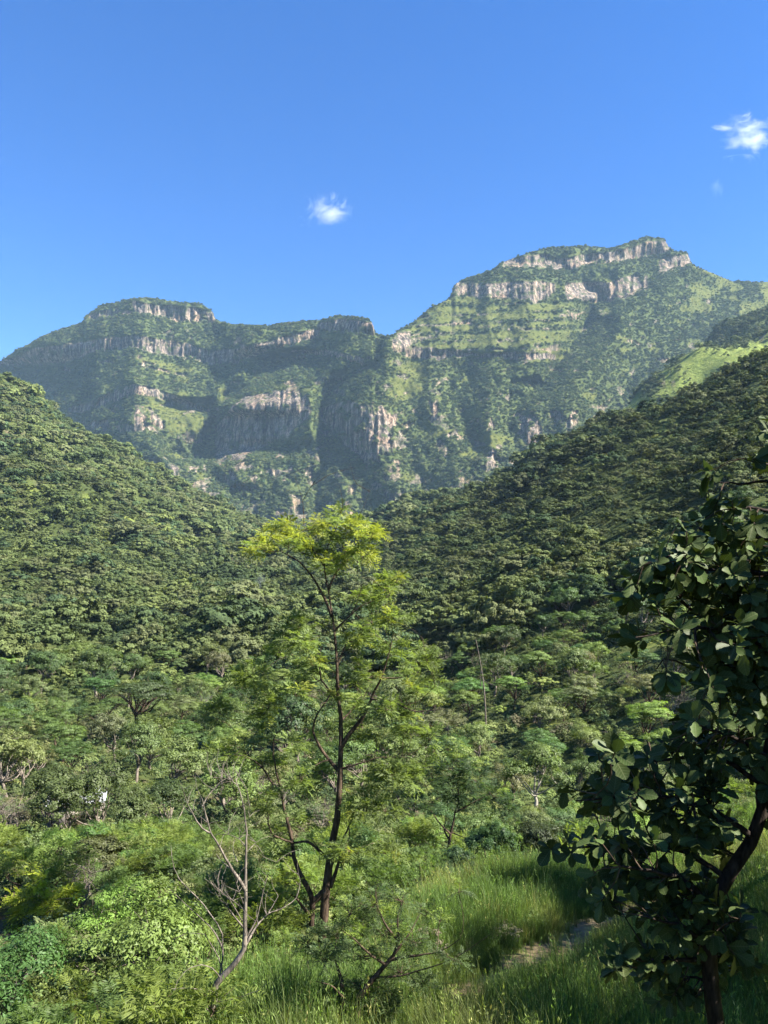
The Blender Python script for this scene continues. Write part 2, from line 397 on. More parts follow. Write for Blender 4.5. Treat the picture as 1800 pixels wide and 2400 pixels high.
tag(link('ground', me), kind='structure', label='valley floor rising into green hills on both sides')

# ------------------------------------------------------------------ the mountain: a lofted surface with cliffs, ledges, spurs and gullies
SKY = np.array([(-400, 900), (-200, 872), (-60, 856), (5, 845), (33, 824), (81, 799), (136, 775), (193, 759), (201, 740), (233, 718), (288, 706), (336, 697), (401, 706), (472, 714), (499, 731),
    (505, 750), (542, 761), (624, 765), (694, 755), (749, 751), (792, 741), (852, 746), (874, 757), (879, 786), (900, 788), (922, 789), (926, 780), (960, 763), (1008, 721), (1057, 699),
    (1068, 664), (1106, 650), (1160, 631), (1182, 613), (1225, 597), (1291, 580), (1377, 577), (1426, 584), (1470, 571), (1508, 557), (1556, 559), (1570, 583), (1583, 591), (1611, 592), (1621, 621),
    (1670, 640), (1714, 659), (1768, 663), (1800, 660), (1900, 650), (2100, 700), (2400, 760)])
# bands of bare rock: x, top, bottom
def band(*t): return np.array(t, float)
BANDS = [
    (band((312, 702, 722), (318, 704, 735), (353, 712, 738), (401, 714, 750), (450, 718, 756), (503, 730, 757)), 1.3),
    (band((200, 738, 758), (315, 705, 735)), .45),
    (band((-300, 870, 900), (5, 846, 860), (81, 815, 857), (163, 803, 851), (217, 795, 830), (270, 788, 819), (315, 782, 816), (350, 789, 830), (407, 797, 835), (450, 806, 843), (490, 822, 857)), 1.25),
    (band((490, 822, 857), (550, 814, 856), (624, 799, 824), (694, 778, 808), (749, 768, 790)), 1.3),
    (band((745, 755, 775), (792, 746, 781), (830, 745, 784), (876, 757, 789)), 1.25),
    (band((684, 819, 829), (770, 820, 838), (852, 836, 857)), 1.3),
    (band((325, 850, 858), (400, 867, 877), (470, 881, 889)), .75),
    (band((163, 950, 970), (217, 938, 966), (260, 917, 950), (315, 898, 923), (360, 906, 934), (434, 936, 954), (492, 957, 970)), 1.2),
    (band((316, 948, 1014), (350, 953, 1013), (384, 985, 1004)), .95),
    (band((210, 985, 1006), (310, 975, 1010)), .6),
    (band((505, 1000, 1087), (545, 949, 1085), (575, 928, 1076), (625, 918, 1044), (680, 911, 1018), (716, 921, 990), (727, 945, 975)), 1.1),
    (band((752, 955, 990), (770, 945, 1000), (812, 936, 1050), (850, 945, 1082), (895, 950, 1085), (920, 975, 1060)), .85),
    (band((1180, 608, 630), (1225, 599, 629), (1275, 592, 628), (1310, 604, 636), (1380, 594, 624), (1426, 589, 616), (1480, 576, 612), (1520, 564, 605), (1567, 562, 590)), 1.3),
    (band((1066, 661, 696), (1140, 662, 699), (1220, 657, 705), (1275, 658, 708), (1300, 663, 688)), 1.3),
    (band((1325, 660, 704), (1340, 660, 704), (1400, 660, 711), (1430, 658, 709), (1470, 646, 697), (1517, 643, 680)), 1.3),
    (band((1545, 608, 646), (1590, 593, 626), (1621, 595, 626)), 1.3),
    (band((920, 788, 826), (940, 775, 832), (962, 775, 838)), 1.3),
    (band((965, 808, 840), (1030, 816, 845), (1062, 820, 842), (1120, 826, 834), (1190, 824, 846), (1300, 828, 846)), 1.3),
    (band((1057, 750, 763), (1105, 749, 762)), .8),
    (band((1105, 763, 768), (1200, 767, 774), (1300, 767, 774)), .8),
    (band((1312, 735, 744), (1372, 730, 738)), .8),
    (band((1213, 980, 1020), (1232, 970, 1040), (1255, 972, 1046), (1270, 1000, 1040)), 1.1),
    (band((1288, 962, 982), (1305, 960, 988), (1319, 966, 984)), 1.0),
    (band((1328, 985, 1006), (1342, 962, 1004), (1354, 960, 998)), 1.0),
    (band((1143, 1000, 1014), (1151, 974, 1008), (1158, 990, 1008)), 1.0),
    (band((1140, 1060, 1085), (1158, 1048, 1098), (1167, 1070, 1098)), .95),
    (band((900, 1144, 1180), (920, 1155, 1194), (934, 1170, 1200)), .9),
    (band((388, 1090, 1115), (403, 1084, 1128), (418, 1092, 1128)), 1.0),
    (band((440, 1092, 1112), (483, 1088, 1108)), .7),
    (band((524, 1110, 1130), (540, 1100, 1150), (553, 1110, 1150)), .8),
    (band((714, 1088, 1120), (732, 1084, 1128)), .8),
    (band((905, 970, 1000), (930, 960, 1006)), .6),
    (band((910, 1090, 1110), (935, 1085, 1112)), .7),
    (band((1005, 930, 960), (1025, 935, 985)), .6),
    (band((1050, 1010, 1035), (1080, 1015, 1035)), .6),
]
# spurs (negative: nearer) and gullies (positive), top to bottom in the photograph, with metres
LINES = [
    (-55, [(778, 730), (772, 800)]),
    (70, [(905, 735), (895, 810)]),
    (-90, [(336, 690), (318, 760), (316, 905), (325, 1010), (390, 1090), (440, 1180), (470, 1300)]),
    (170, [(610, 680), (560, 740), (515, 850), (508, 960), (430, 1040), (395, 1060), (330, 1180), (300, 1300)]),
    (150, [(-120, 840), (60, 860), (130, 960), (160, 1040), (150, 1300)]),
    (-95, [(880, 750), (820, 790), (785, 850), (728, 922), (732, 1010), (742, 1080)]), (-45, [(735, 1060), (690, 1120), (660, 1300)]),
    (110, [(880, 860), (800, 880), (748, 960), (770, 1040), (785, 1070)]), (35, [(790, 1090), (850, 1150), (870, 1300)]),
    (330, [(700, 830), (600, 880), (505, 940), (480, 1060), (490, 1080)]), (20, [(500, 1110), (590, 1180), (610, 1300)]),
    (-50, [(560, 1090), (530, 1150), (500, 1300)]),
    (35, [(740, 1130), (745, 1180), (740, 1300)]), (-40, [(800, 1100), (805, 1160), (800, 1300)]),
    (-85, [(905, 800), (900, 860), (836, 930), (850, 1000), (890, 1080)]), (-45, [(900, 1090), (940, 1160), (960, 1300)]),
    (35, [(960, 850), (955, 900), (930, 960), (950, 1050), (985, 1120), (1000, 1300)]),
    (-40, [(1010, 850), (1000, 905), (1020, 950), (1057, 1042), (1075, 1150), (1090, 1300)]),
    (40, [(1080, 860), (1065, 960), (1100, 1000), (1133, 1050), (1190, 1110), (1220, 1300)]),
    (-38, [(1190, 860), (1165, 930), (1151, 980), (1150, 1050), (1162, 1100), (1180, 1300)]),
    (190, [(1400, 715), (1312, 847), (1235, 925)]), (50, [(1235, 930), (1195, 990), (1215, 1060), (1260, 1100), (1270, 1300)]),
    (-40, [(1350, 850), (1300, 900), (1265, 965), (1268, 1040), (1290, 1120), (1300, 1300)]),
    (-45, [(1068, 664), (1065, 700), (1000, 760), (965, 800), (960, 840), (930, 870)]),
    (-45, [(1292, 650), (1300, 700), (1330, 735), (1310, 780), (1290, 830), (1270, 870)]),
    (120, [(1330, 640), (1400, 690), (1400, 720)]),
    (55, [(1310, 590), (1330, 640)]),
    (-130, [(1560, 555), (1625, 625), (1540, 660), (1500, 690), (1450, 780), (1421, 820), (1352, 900), (1345, 1000), (1360, 1300)]),
    (60, [(1700, 660), (1600, 760), (1480, 880), (1420, 960), (1400, 1060), (1400, 1300)]),
    (-60, [(1800, 670), (1720, 740), (1640, 830), (1560, 900), (1540, 1300)]),
    (60, [(2000, 690), (1900, 800), (1800, 900), (1780, 1300)]),
    (-90, [(-350, 880), (-300, 950), (-250, 1300)]),
]
mX = np.linspace(-330, 2130, 1040)
nrow = 330
ysky = np.interp(mX, SKY[:, 0], SKY[:, 1])
ysky = blur(ysky, .8, 0)
tt = np.linspace(0, 1, nrow)
YB = 1330.0
mY = YB + (ysky[:, None] - YB) * tt[None, :]
MX = np.repeat(mX[:, None], nrow, 1)
wob = 5 * fbm(MX / 26, mY / 60, 2.2, 3)
rock = np.zeros_like(MX)
for b, st in BANDS:
    x0, x1 = b[0, 0], b[-1, 0]
    top = np.interp(MX, b[:, 0], b[:, 1]) + wob * .6; bot = np.interp(MX, b[:, 0], b[:, 2]) + wob
    h = np.minimum(smooth(0, 4, mY - top), smooth(0, 4, bot - mY)) * smooth(x0 - 4, x0 + 2, MX) * smooth(x1 + 4, x1 - 2, MX)
    gaps = smooth(-.62, -.35, fbm(MX / 24, mY / 22, x0 * .37, 3) - .45 * (1 - st) * 2)
    rock = np.maximum(rock, h * gaps)
# small crags elsewhere
crag = smooth(.52, .66, fbm(MX / 42, mY / 26, 7.7, 4) + .22 * smooth(900, 1050, mY) - .25 * smooth(780, 700, mY))
rock = np.maximum(rock, crag * .8 * (mY > ysky[:, None] + 25))
# terraces on the right mountain
terr_zone = smooth(930, 975, MX) * smooth(1400, 1290, MX) * smooth(694, 712, mY) * smooth(856, 835, mY)
terr_w = np.sin((mY + .04 * (MX - 1000) + 4 * fbm(MX / 90, mY / 60, 3.1, 3)) / 21.0 * 2 * np.pi)
left_zone = smooth(300, 335, MX) * smooth(505, 470, MX) * smooth(850, 870, mY) * smooth(1020, 1000, mY)
rock = np.maximum(rock, terr_zone * smooth(.72, .95, terr_w) * smooth(.0, .3, fbm(MX / 40, mY / 30, 9.3, 3)) * .85)
slope = 37 + 5 * fbm(MX / 70, mY / 50, 1.1, 3)
slope = slope + terr_zone * (8 + 24 * terr_w) + left_zone * 12 * terr_w
edge = mY - ysky[:, None]
slope = np.where(edge < 7, 24, slope)
slope = slope * (1 - rock) + 81 * rock
slope = np.clip(slope, 14, 82)
cot = 1 / np.tan(np.radians(slope))
cot = .25 * blur(cot, 6.0, 0) + .75 * blur(cot, 22.0, 0)
D0 = np.interp(mX, [-330, 0, 300, 700, 900, 1150, 1350, 1600, 1800, 2130], [2200, 2030, 1850, 1760, 1650, 1590, 1620, 1680, 1760, 1900])
V = (YH - mY) / F
lnD = np.log(D0)[:, None] + np.concatenate([np.zeros((len(mX), 1)), np.cumsum(np.diff(V, axis=1) * .5 * (cot[:, 1:] + cot[:, :-1]), 1)], 1)
Dm = np.exp(lnD)
Dm = blur(Dm, 3.0, 0)
# spurs and gullies
off = np.zeros_like(MX)
Yg = np.arange(560, 1331, 2.0)
OFF = np.zeros((len(Yg), len(mX)))
for k, y in enumerate(Yg):
    xs, vs = [-700., 2500.], [0., 0.]
    for amp, L in LINES:
        L = np.array(L, float)
        if L[0, 1] - 25 <= y <= L[-1, 1] + 25:
            w = smooth(L[0, 1] - 25, L[0, 1] + 15, y) * (1 if L[-1, 1] > 1290 else smooth(L[-1, 1] + 25, L[-1, 1] - 15, y))
            xs.append(np.interp(y, L[:, 1], L[:, 0])); vs.append(amp * w)
    o = np.argsort(xs); OFF[k] = np.interp(mX, np.array(xs)[o], np.array(vs)[o])
OFF = blur(blur(OFF, 3.0, 0), 1.6, 1)
fy = np.clip((mY - 560) / 2.0, 0, len(Yg) - 1.001); iy = fy.astype(int); a = fy - iy
ci = np.repeat(np.arange(len(mX))[:, None], nrow, 1)
off = OFF[iy, ci] * (1 - a) + OFF[iy + 1, ci] * a
Dm = Dm + off * .62
# relief: ravines down the slopes, columns on the cliffs
wx = MX / F * 2200; wz = V * 2200
sk = 40 * fbm(wx / 260, wz / 260, 12.0, 2)
rel = 5 * (ridged(wx / 62 + .3 * wz / 62, wz / 80, 6.0, 3) - .6) * (1 - .8 * rock) + 9.5 * (ridged((wx + sk + .35 * wz) / 190, (wz + sk) / 300, 4.0, 4, .6) - .7) * (1 - .75 * rock) + 9 * fbm(wx / 45, wz / 45, 8.0, 3) * (1 - rock)
colm = 11 * fbm(wx / 26, wz / 190, 2.0, 3) + 12 * np.abs(pnoise(wx / 15, wz / 170, 6.0)) + 2.2 * fbm(wx / 7, wz / 11, 1.0, 2)
Dm = Dm - rel + colm * rock
Dm[:, 0] = Dm[:, 1]
# beyond the skyline: a level top and a far side
back = []
for k, (dr, dz) in enumerate(((25, 2), (70, 3), (160, -3), (350, -60), (900, -420), (1800, -900))):
    back.append((Dm[:, -1] + dr, V[:, -1] * Dm[:, -1] + dz))
MPX = np.concatenate([(MX - 900) / F * Dm] + [((mX - 900) / F * b[0])[:, None] for b in back], 1)
MPY = np.concatenate([Dm] + [b[0][:, None] for b in back], 1)
MPZ = np.concatenate([V * Dm] + [np.maximum(b[1], -40)[:, None] for b in back], 1)
# grass
gn = fbm(MX / 55, mY / 30, 5.5, 4) * (1 - .75 * terr_zone) + terr_zone * .8 * fbm(MX / 110, (mY + .04 * (MX - 1000)) / 9, 5.5, 4)
grass = smooth(.12, .45, gn + .55 * terr_zone + .45 * left_zone + .55 * smooth(1590, 1640, MX) * smooth(600, 660, mY)
               - .35 + .25 * smooth(.2, .9, -terr_w) * terr_zone + .3 * smooth(800, 880, mY) * smooth(860, 960, MX) * smooth(1250, 1100, MX))
for b in ((430, 985, 70, 40, .3), (700, 935, 40, 26, .5), (790, 790, 40, 10, 0), (700, 823, 80, 10, 0), (400, 858, 90, 8, .2), (960, 900, 50, 50, .6)):
    grass = np.maximum(grass, smooth(0, .4, blob(MX, mY, *b) + .5 * gn))
stripe = terr_zone * smooth(-.15, .55, -terr_w + .9 * fbm(MX / 70, mY / 14, 2.7, 3))
grass = np.maximum(grass, stripe)
grass = grass * (1 - .8 * rock)
nb = len(back)
pad = lambda a, v=0: np.concatenate([a, np.full((len(mX), nb), v)], 1)
land = np.stack([pad(rock), pad(grass), pad(np.zeros_like(rock)), pad(np.ones_like(rock), 1)], -1).reshape(-1, 4)
n0, n1 = MPX.shape
idx = np.arange(n0 * n1).reshape(n0, n1)
q = np.stack([idx[:-1, :-1], idx[1:, :-1], idx[1:, 1:], idx[:-1, 1:]], -1).reshape(-1, 4)
me = mesh_quads('mountain', np.stack([MPX, MPY, MPZ], -1).reshape(-1, 3), q, M_MOUNT, vattr={'land': land}, smooth_=True)
tag(link('mountain', me), kind='structure', label='flat topped mountains with banded cliffs across the valley')

# ------------------------------------------------------------------ plant building blocks
def rand_dir(n, r): return nrm(r.normal(size=(n, 3)))
def crown_quads(b, r, n, centre, rad, lobes=7, flat=.8, leaf=.2, aspect=.55, sub=0, droop=0.0, lobe_r=(.3, .52), clump_flat=.8, low=-.35):
    """leaf cards over clumps over lobes; returns lobe centres"""
    centre = np.asarray(centre, float)
    d = rand_dir(lobes, r); d[:, 2] = np.abs(d[:, 2]) * 1.1 - .3
    lc = d * r.uniform(.35, .68, (lobes, 1)); lr = r.uniform(*lobe_r, lobes)
    if sub:
        k = lobes * sub; li = np.repeat(np.arange(lobes), sub)
        dd = rand_dir(k, r); dd[:, 2] = np.where(dd[:, 2] < low, -dd[:, 2], dd[:, 2])
        cc = lc[li] + dd * (lr[li] * r.uniform(.7, 1.05, k))[:, None]; cr = r.uniform(.09, .2, k)
        outc = dd
    else:
        cc, cr, outc = lc, lr, None
    w = cr ** 2; w /= w.sum()
    ci = r.choice(len(cc), n, p=w)
    dd = rand_dir(n, r); 
    if not sub: dd[:, 2] = np.where(dd[:, 2] < low, -dd[:, 2], dd[:, 2])
    P = cc[ci] + dd * (cr[ci] * (r.uniform(.72, 1.06, n) if not sub else r.uniform(.2, 1.0, n) ** .6))[:, None] * np.array([1, 1, clump_flat])
    out = dd if outc is None else dd * .6 + outc[ci] * .7
    nn = nrm(out + .42 * rand_dir(n, r) + np.array([0, 0, .35]))
    t = nrm(np.cross(nn, rand_dir(n, r))); t[:, 2] -= droop; t = nrm(t)
    P = P * np.array([1, 1, flat])
    L = leaf * r.uniform(.7, 1.3, n)
    # leaf-to-leaf variety: young and old leaves, each clump with its own tone
    tone = r.uniform(.82, 1.2, n) * r.uniform(.78, 1.22, len(cc))[ci]
    b.leaves(centre + P * rad - t * (L * .5)[:, None] * rad, t, nn, L * rad, L * aspect * rad, tone)
    return centre + lc * np.array([1, 1, flat]) * rad, lr * rad
def bend(p0, p1, r, k=.12, n=6):
    p0 = np.asarray(p0, float); p1 = np.asarray(p1, float); t = np.linspace(0, 1, n)[:, None]
    L = np.linalg.norm(p1 - p0)
    o = rand_dir(1, r)[0] * L * k; o2 = rand_dir(1, r)[0] * L * k * .5
    return p0 + (p1 - p0) * t + o * np.sin(t * np.pi) + o2 * np.sin(t * 2 * np.pi)

# ------------------------------------------------------------------ distant forest: instanced crowns, one mass per zone
def hidden_collection(name, meshes):
    c = bpy.data.collections.new(name)
    for i, m in enumerate(meshes):
        o = bpy.data.objects.new('%s_%02d' % (name, i), m); c.objects.link(o)
    return c
def scatter_object(name, P, scale, tint, coll, nvar, label, tilt=0.1, seed=1):
    r = np.random.default_rng(seed); n = len(P)
    me = bpy.data.meshes.new(name)
    me.vertices.add(n); me.vertices.foreach_set('co', np.ascontiguousarray(P, np.float32).ravel())
    def A(k, t, a, f):
        at = me.attributes.new(k, t, 'POINT'); at.data.foreach_set(f, np.ascontiguousarray(a).ravel())
    A('size', 'FLOAT_VECTOR', np.asarray(scale, np.float32), 'vector')
    A('tint', 'FLOAT_COLOR', np.concatenate([tint, np.ones((n, 1))], 1).astype(np.float32), 'color')
    A('turn', 'FLOAT_VECTOR', np.stack([r.normal(0, tilt, n), r.normal(0, tilt, n), r.uniform(0, 6.28, n)], 1).astype(np.float32), 'vector')
    A('pick', 'INT', r.integers(0, nvar, n).astype(np.int32), 'value')
    ng = bpy.data.node_groups.new(name, 'GeometryNodeTree')
    ng.interface.new_socket('Geometry', in_out='INPUT', socket_type='NodeSocketGeometry')
    ng.interface.new_socket('Geometry', in_out='OUTPUT', socket_type='NodeSocketGeometry')
    gi = ng.nodes.new('NodeGroupInput'); go = ng.nodes.new('NodeGroupOutput')
    ip = ng.nodes.new('GeometryNodeInstanceOnPoints'); cinf = ng.nodes.new('GeometryNodeCollectionInfo')
    cinf.inputs['Collection'].default_value = coll; cinf.inputs['Separate Children'].default_value = True; cinf.inputs['Reset Children'].default_value = True
    def NA(k, t):
        x = ng.nodes.new('GeometryNodeInputNamedAttribute'); x.data_type = t; x.inputs['Name'].default_value = k; return x.outputs['Attribute']
    ng.links.new(gi.outputs[0], ip.inputs['Points']); ng.links.new(cinf.outputs[0], ip.inputs['Instance'])
    ip.inputs['Pick Instance'].default_value = True
    ng.links.new(NA('pick', 'INT'), ip.inputs['Instance Index'])
    e2r = ng.nodes.new('FunctionNodeEulerToRotation')
    ng.links.new(NA('turn', 'FLOAT_VECTOR'), e2r.inputs[0]); ng.links.new(e2r.outputs[0], ip.inputs['Rotation'])
    ng.links.new(NA('size', 'FLOAT_VECTOR'), ip.inputs['Scale'])
    ng.links.new(ip.outputs[0], go.inputs[0])
    o = link(name, me); md = o.modifiers.new('scatter', 'NODES'); md.node_group = ng
    tag(o, label, kind='stuff')
    return o

TONES = np.array([(.056, .082, .034), (.070, .098, .038), (.086, .114, .042), (.102, .128, .046), (.104, .120, .052), (.060, .094, .042), (.124, .154, .050), (.112, .108, .064)])
def tones(n, r, w, lift=1.0):
    w = np.array(w, float); w /= w.sum()
    t = TONES[r.choice(len(TONES), n, p=w)] * r.uniform(.8, 1.22, (n, 1)) * lift
    return t * r.uniform(.93, 1.07, (n, 3))

def far_crowns(k, n, leaf, seed, sub=0, flat=.78, lr_=(.3, .52)):
    out = []
    for i in range(k):
        r = np.random.default_rng(seed + i); b = QB()
        crown_quads(b, r, n, (0, 0, .5), 1.0, lobes=int(r.integers(4, 8)), flat=flat * r.uniform(.85, 1.15), leaf=leaf, aspect=.75, sub=sub, lobe_r=lr_)
        out.append(b.mesh('canopy', M_FAR))
    return out
FARC = hidden_collection('far_crown', far_crowns(7, 380, .20, 100))
MIDC = hidden_collection('mid_crown', far_crowns(8, 3000, .082, 200, sub=9, flat=.72, lr_=(.42, .62)))

def cell_scatter(X3, Y3, Z3, dens, r):
    """random points on a grid surface with the given density per square metre"""
    P = np.stack([X3, Y3, Z3], -1)
    a = P[1:, :-1] - P[:-1, :-1]; b = P[:-1, 1:] - P[:-1, :-1]
    area = np.linalg.norm(np.cross(a, b), axis=-1)
    d = area * .25 * (dens[1:, 1:] + dens[:-1, :-1] + dens[1:, :-1] + dens[:-1, 1:])
    n = r.poisson(np.minimum(d, 6))
    i, j = np.nonzero(n); k = np.repeat(np.arange(len(i)), n[i, j]); i = i[k]; j = j[k]
    s = r.random(len(i))[:, None]; t = r.random(len(i))[:, None]
    return (P[i, j] * (1 - s) + P[i + 1, j] * s) * (1 - t) + (P[i, j + 1] * (1 - s) + P[i + 1, j + 1] * s) * t, i, j

r = np.random.default_rng(21)
dn = .0175 * (1 - rock) ** 2 * (1 - .62 * grass) * (1 - .75 * stripe) * (.75 + .6 * smooth(-.3, .4, fbm(MX / 30, mY / 22, 6.1, 3)))
dn = dn * smooth(1325, 1310, mY) + .0022 * rock
full = np.concatenate([dn, np.where(np.arange(nb)[None, :] < 3, .012, .0) * np.ones((len(mX), 1))], 1)
P, pi_, pj_ = cell_scatter(MPX, MPY, MPZ, full, r)
onrock = np.concatenate([rock, np.zeros((len(mX), nb))], 1)[pi_, pj_]
ongrass = np.concatenate([grass, np.zeros((len(mX), nb))], 1)[pi_, pj_]
n = len(P)
sz = r.uniform(3.4, 8.0, n) * np.where(onrock > .4, .5, 1) * np.where(ongrass > .5, .6, 1)
sc = np.stack([sz, sz, sz * r.uniform(.75, 1.25, n)], 1)
P[:, 2] -= sz * .15
scatter_object('mountain_forest', P, sc, tones(n, r, [3, 3, 2.5, 1.5, .5, 3, .8, .15], 1.0), FARC, 7, 'dense green forest clothing the terraces and slopes of the far mountains', seed=3)
print('mountain trees', n)

# hills and valley beyond the single trees
dens = np.zeros_like(gx)
vis = (np.abs(gx / np.maximum(gy, 1)) < .85) & (gy > 0)
clump = fbm(gx / 45, gy / 45, 3.7, 3)
dens = np.where(vis & (gD > 150) & (gD < 2300), 0.028, 0) * (1 - .96 * g_mead) * (1 - .8 * g_rock) * (.8 + .4 * smooth(-.3, .3, clump))
dens = np.where(gD > 900, dens * .62, dens)
P, pi_, pj_ = cell_scatter(gx, gy, gzv, dens, r)
Xs, Dsn = polar(P[:, 0], P[:, 1])
n = len(P)
sz = r.uniform(2.4, 5.6, n) * (1 + .30 * (Dsn > 450)) * (1 + .55 * np.clip(fbm(P[:, 0] / 38, P[:, 1] / 38, 1.5, 2), -.8, .9))
sc = np.stack([sz, sz, sz * r.uniform(.75, 1.2, n)], 1)
P[:, 2] += sz * .25
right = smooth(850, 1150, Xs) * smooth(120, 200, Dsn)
def zone_tones(P, r, lift=1.0):
    k = 3.2 + 3.4 * fbm(P[:, 0] / 55, P[:, 1] / 55, 4.4, 3) + r.normal(0, .8, len(P))
    return TONES[np.clip(np.round(k), 0, 6).astype(int)] * r.uniform(.88, 1.14, (len(P), 1)) * lift
tn = zone_tones(P, r, 1.1)
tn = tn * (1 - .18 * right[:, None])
patch = fbm(P[:, 0] / 70, P[:, 1] / 70, 2.9, 3)[:, None]
tn = tn * (1 + np.clip(patch, -.6, .9) * np.array([.22, .20, .12]))
xl = r.random(n) < .07
sc[xl] *= 1.65; sc[r.random(n) < .25] *= .6
P2, a_, b_ = cell_scatter(gx, gy, gzv, dens * 1.0 * (1 - .3 * g_mead), r)
X2, D2 = polar(P2[:, 0], P2[:, 1]); n2 = len(P2); s2 = r.uniform(.7, 2.0, n2) * (1 + .3 * (D2 > 450)); P2[:, 2] += s2 * .2
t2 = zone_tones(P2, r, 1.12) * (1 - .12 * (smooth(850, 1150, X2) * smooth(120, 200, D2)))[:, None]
P = np.concatenate([P, P2]); sc = np.concatenate([sc, np.stack([s2, s2, s2 * .9], 1)]); tn = np.concatenate([tn, t2]); Dsn = np.concatenate([Dsn, D2])
near = Dsn < 620
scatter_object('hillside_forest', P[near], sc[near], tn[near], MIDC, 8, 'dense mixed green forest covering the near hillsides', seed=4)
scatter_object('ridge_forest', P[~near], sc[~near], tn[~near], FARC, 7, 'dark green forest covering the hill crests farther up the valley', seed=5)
print('hill trees', near.sum(), (~near).sum())

# ------------------------------------------------------------------ the air
hm, hnt, hout = new_mat('haze')
hv = N(hnt, 'ShaderNodeVolumePrincipled'); hv.inputs['Color'].default_value = (.50, .74, 1.0, 1)
hv.inputs['Density'].default_value = HAZE; hv.inputs['Anisotropy'].default_value = 0.0
hnt.links.new(hv.outputs[0], hout.inputs['Volume'])
b = QB(); b.box(-5300, 5300, -5300, 5300, min(-60.0, float(gzv.min()) - 1.0), max(float(MPZ.max()) + 12, 1060))
hz = link('haze', b.mesh('haze', hm)); tag(hz, kind='stuff', label='thin blue haze filling the valley air')
# ------------------------------------------------------------------ clouds: small real volumes high over the mountains
def cloud_obj(label, X, Y, D, w, h, seed, dens, stretch=(1, 1, 1), rot=0.0, thr=.5):
    m, nt, out = new_mat('cloud_vapour')
    co = N(nt, 'ShaderNodeTexCoord')
    mp = N(nt, 'ShaderNodeMapping'); nt.links.new(co.outputs['Object'], mp.inputs[0]); mp.inputs['Location'].default_value = (seed * 3.7, seed * 1.3, seed)
    mp.inputs['Scale'].default_value = stretch; mp.inputs['Rotation'].default_value = (0, rot, 0)
    nz_ = nt.nodes.new('ShaderNodeTexNoise'); nz_.inputs['Scale'].default_value = 1.25; nz_.inputs['Detail'].default_value = 9; nz_.inputs['Roughness'].default_value = .7; nz_.inputs['Distortion'].default_value = 1.5
    nt.links.new(mp.outputs[0], nz_.inputs['Vector']); f = nz_.outputs['Fac']
    ln = N(nt, 'ShaderNodeVectorMath', operation='LENGTH'); nt.links.new(co.outputs['Object'], ln.inputs[0])
    a = N(nt, 'ShaderNodeMath', operation='MULTIPLY_ADD'); a.inputs[1].default_value = -.36; a.inputs[2].default_value = .14
    nt.links.new(ln.outputs['Value'], a.inputs[0])
    s = N(nt, 'ShaderNodeMath', operation='ADD'); nt.links.new(f, s.inputs[0]); nt.links.new(a.outputs[0], s.inputs[1])
    mr = N(nt, 'ShaderNodeMapRange'); mr.inputs['From Min'].default_value = thr - .03; mr.inputs['From Max'].default_value = thr + .16; mr.inputs['To Max'].default_value = dens
    nt.links.new(s.outputs[0], mr.inputs['Value'])
    v = N(nt, 'ShaderNodeVolumePrincipled'); v.inputs['Color'].default_value = (1, 1, 1, 1); v.inputs['Anisotropy'].default_value = .2
    nt.links.new(mr.outputs[0], v.inputs['Density']); nt.links.new(v.outputs[0], out.inputs['Volume'])
    b = QB(); b.box(-1, 1, -1, 1, -1, 1)
    o = link('cloud', b.mesh('cloud', m)); p = px(X, Y, D); o.location = p
    o.scale = (w * D / F, .6 * w * D / F, h * D / F)
    tag(o, label, 'cloud', 'small wisps of cloud in the blue sky'); return o
cloud_obj('ragged white puff of cloud alone above the saddle between the two mountains', 770, 492, 4200, 105, 88, 2.3, .012, rot=.7, thr=.555)
cloud_obj('torn hook shaped white cloud high above the right mountain', 1752, 318, 4200, 125, 90, 9.4, .012, (1, 1, 1.35), .75, .55)
cloud_obj('faint short wisp of cloud below the torn hook shaped cloud', 1680, 442, 4300, 30, 45, 7.7, .004, (1, 1, .6), .5, .54)

# ------------------------------------------------------------------ grass and undergrowth
def tuft_mesh(r, n, h, spread, w, lean, seed_heads=0):
    b = QB()
    base = r.normal(0, spread, (n, 2)); H = h * r.uniform(.55, 1.15, n); az = r.uniform(0, 6.283, n)
    d = np.stack([np.cos(az), np.sin(az)], 1); ln = lean * r.uniform(.2, 1.3, n) * H
    side = np.stack([-d[:, 1], d[:, 0], np.zeros(n)], 1) * (w * r.uniform(.6, 1.3, n))[:, None]
    P0 = np.concatenate([base, np.full((n, 1), -.06)], 1)
    P1 = np.concatenate([base + d * (ln * .22)[:, None], (H * .55)[:, None]], 1)
    P2 = np.concatenate([base + d * (ln * .65)[:, None], (H * .88)[:, None]], 1)
    P3 = np.concatenate([base + d * ln[:, None], (H * .97)[:, None]], 1)
    V = np.stack([P0 - side, P0 + side, P1 + side * .85, P1 - side * .85, P2 + side * .5, P2 - side * .5, P3 + side * .08, P3 - side * .08], 1)
    k = np.arange(n)[:, None] * 8
    Q = np.concatenate([k + [0, 1, 2, 3], k + [3, 2, 4, 5], k + [5, 4, 6, 7]])
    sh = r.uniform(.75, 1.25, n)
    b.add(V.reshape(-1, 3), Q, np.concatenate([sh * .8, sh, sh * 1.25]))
    if seed_heads:
        i = r.choice(n, seed_heads)
        for j in i:
            t = r.uniform(0, 1, 7)[:, None]
            P = P2[j] + (P3[j] - P2[j]) * t + r.normal(0, .02, (7, 3)) + np.array([0, 0, .12]) * t
            b.leaves(P, np.array([[0, 0, .8]]) + r.normal(0, .5, (7, 3)), rand_dir(7, r), .07, .016, np.full(7, 2.1))
    return b.mesh('grass_tuft', M_GRASS)
GRASSC = hidden_collection('grass_tuft', [tuft_mesh(np.random.default_rng(300 + i), 34, .95 + .1 * i, .14, .007, .35, 2 if i % 2 else 1) for i in range(5)])
HERBC = hidden_collection('herb', far_crowns(5, 620, .105, 400, sub=7, flat=.85))

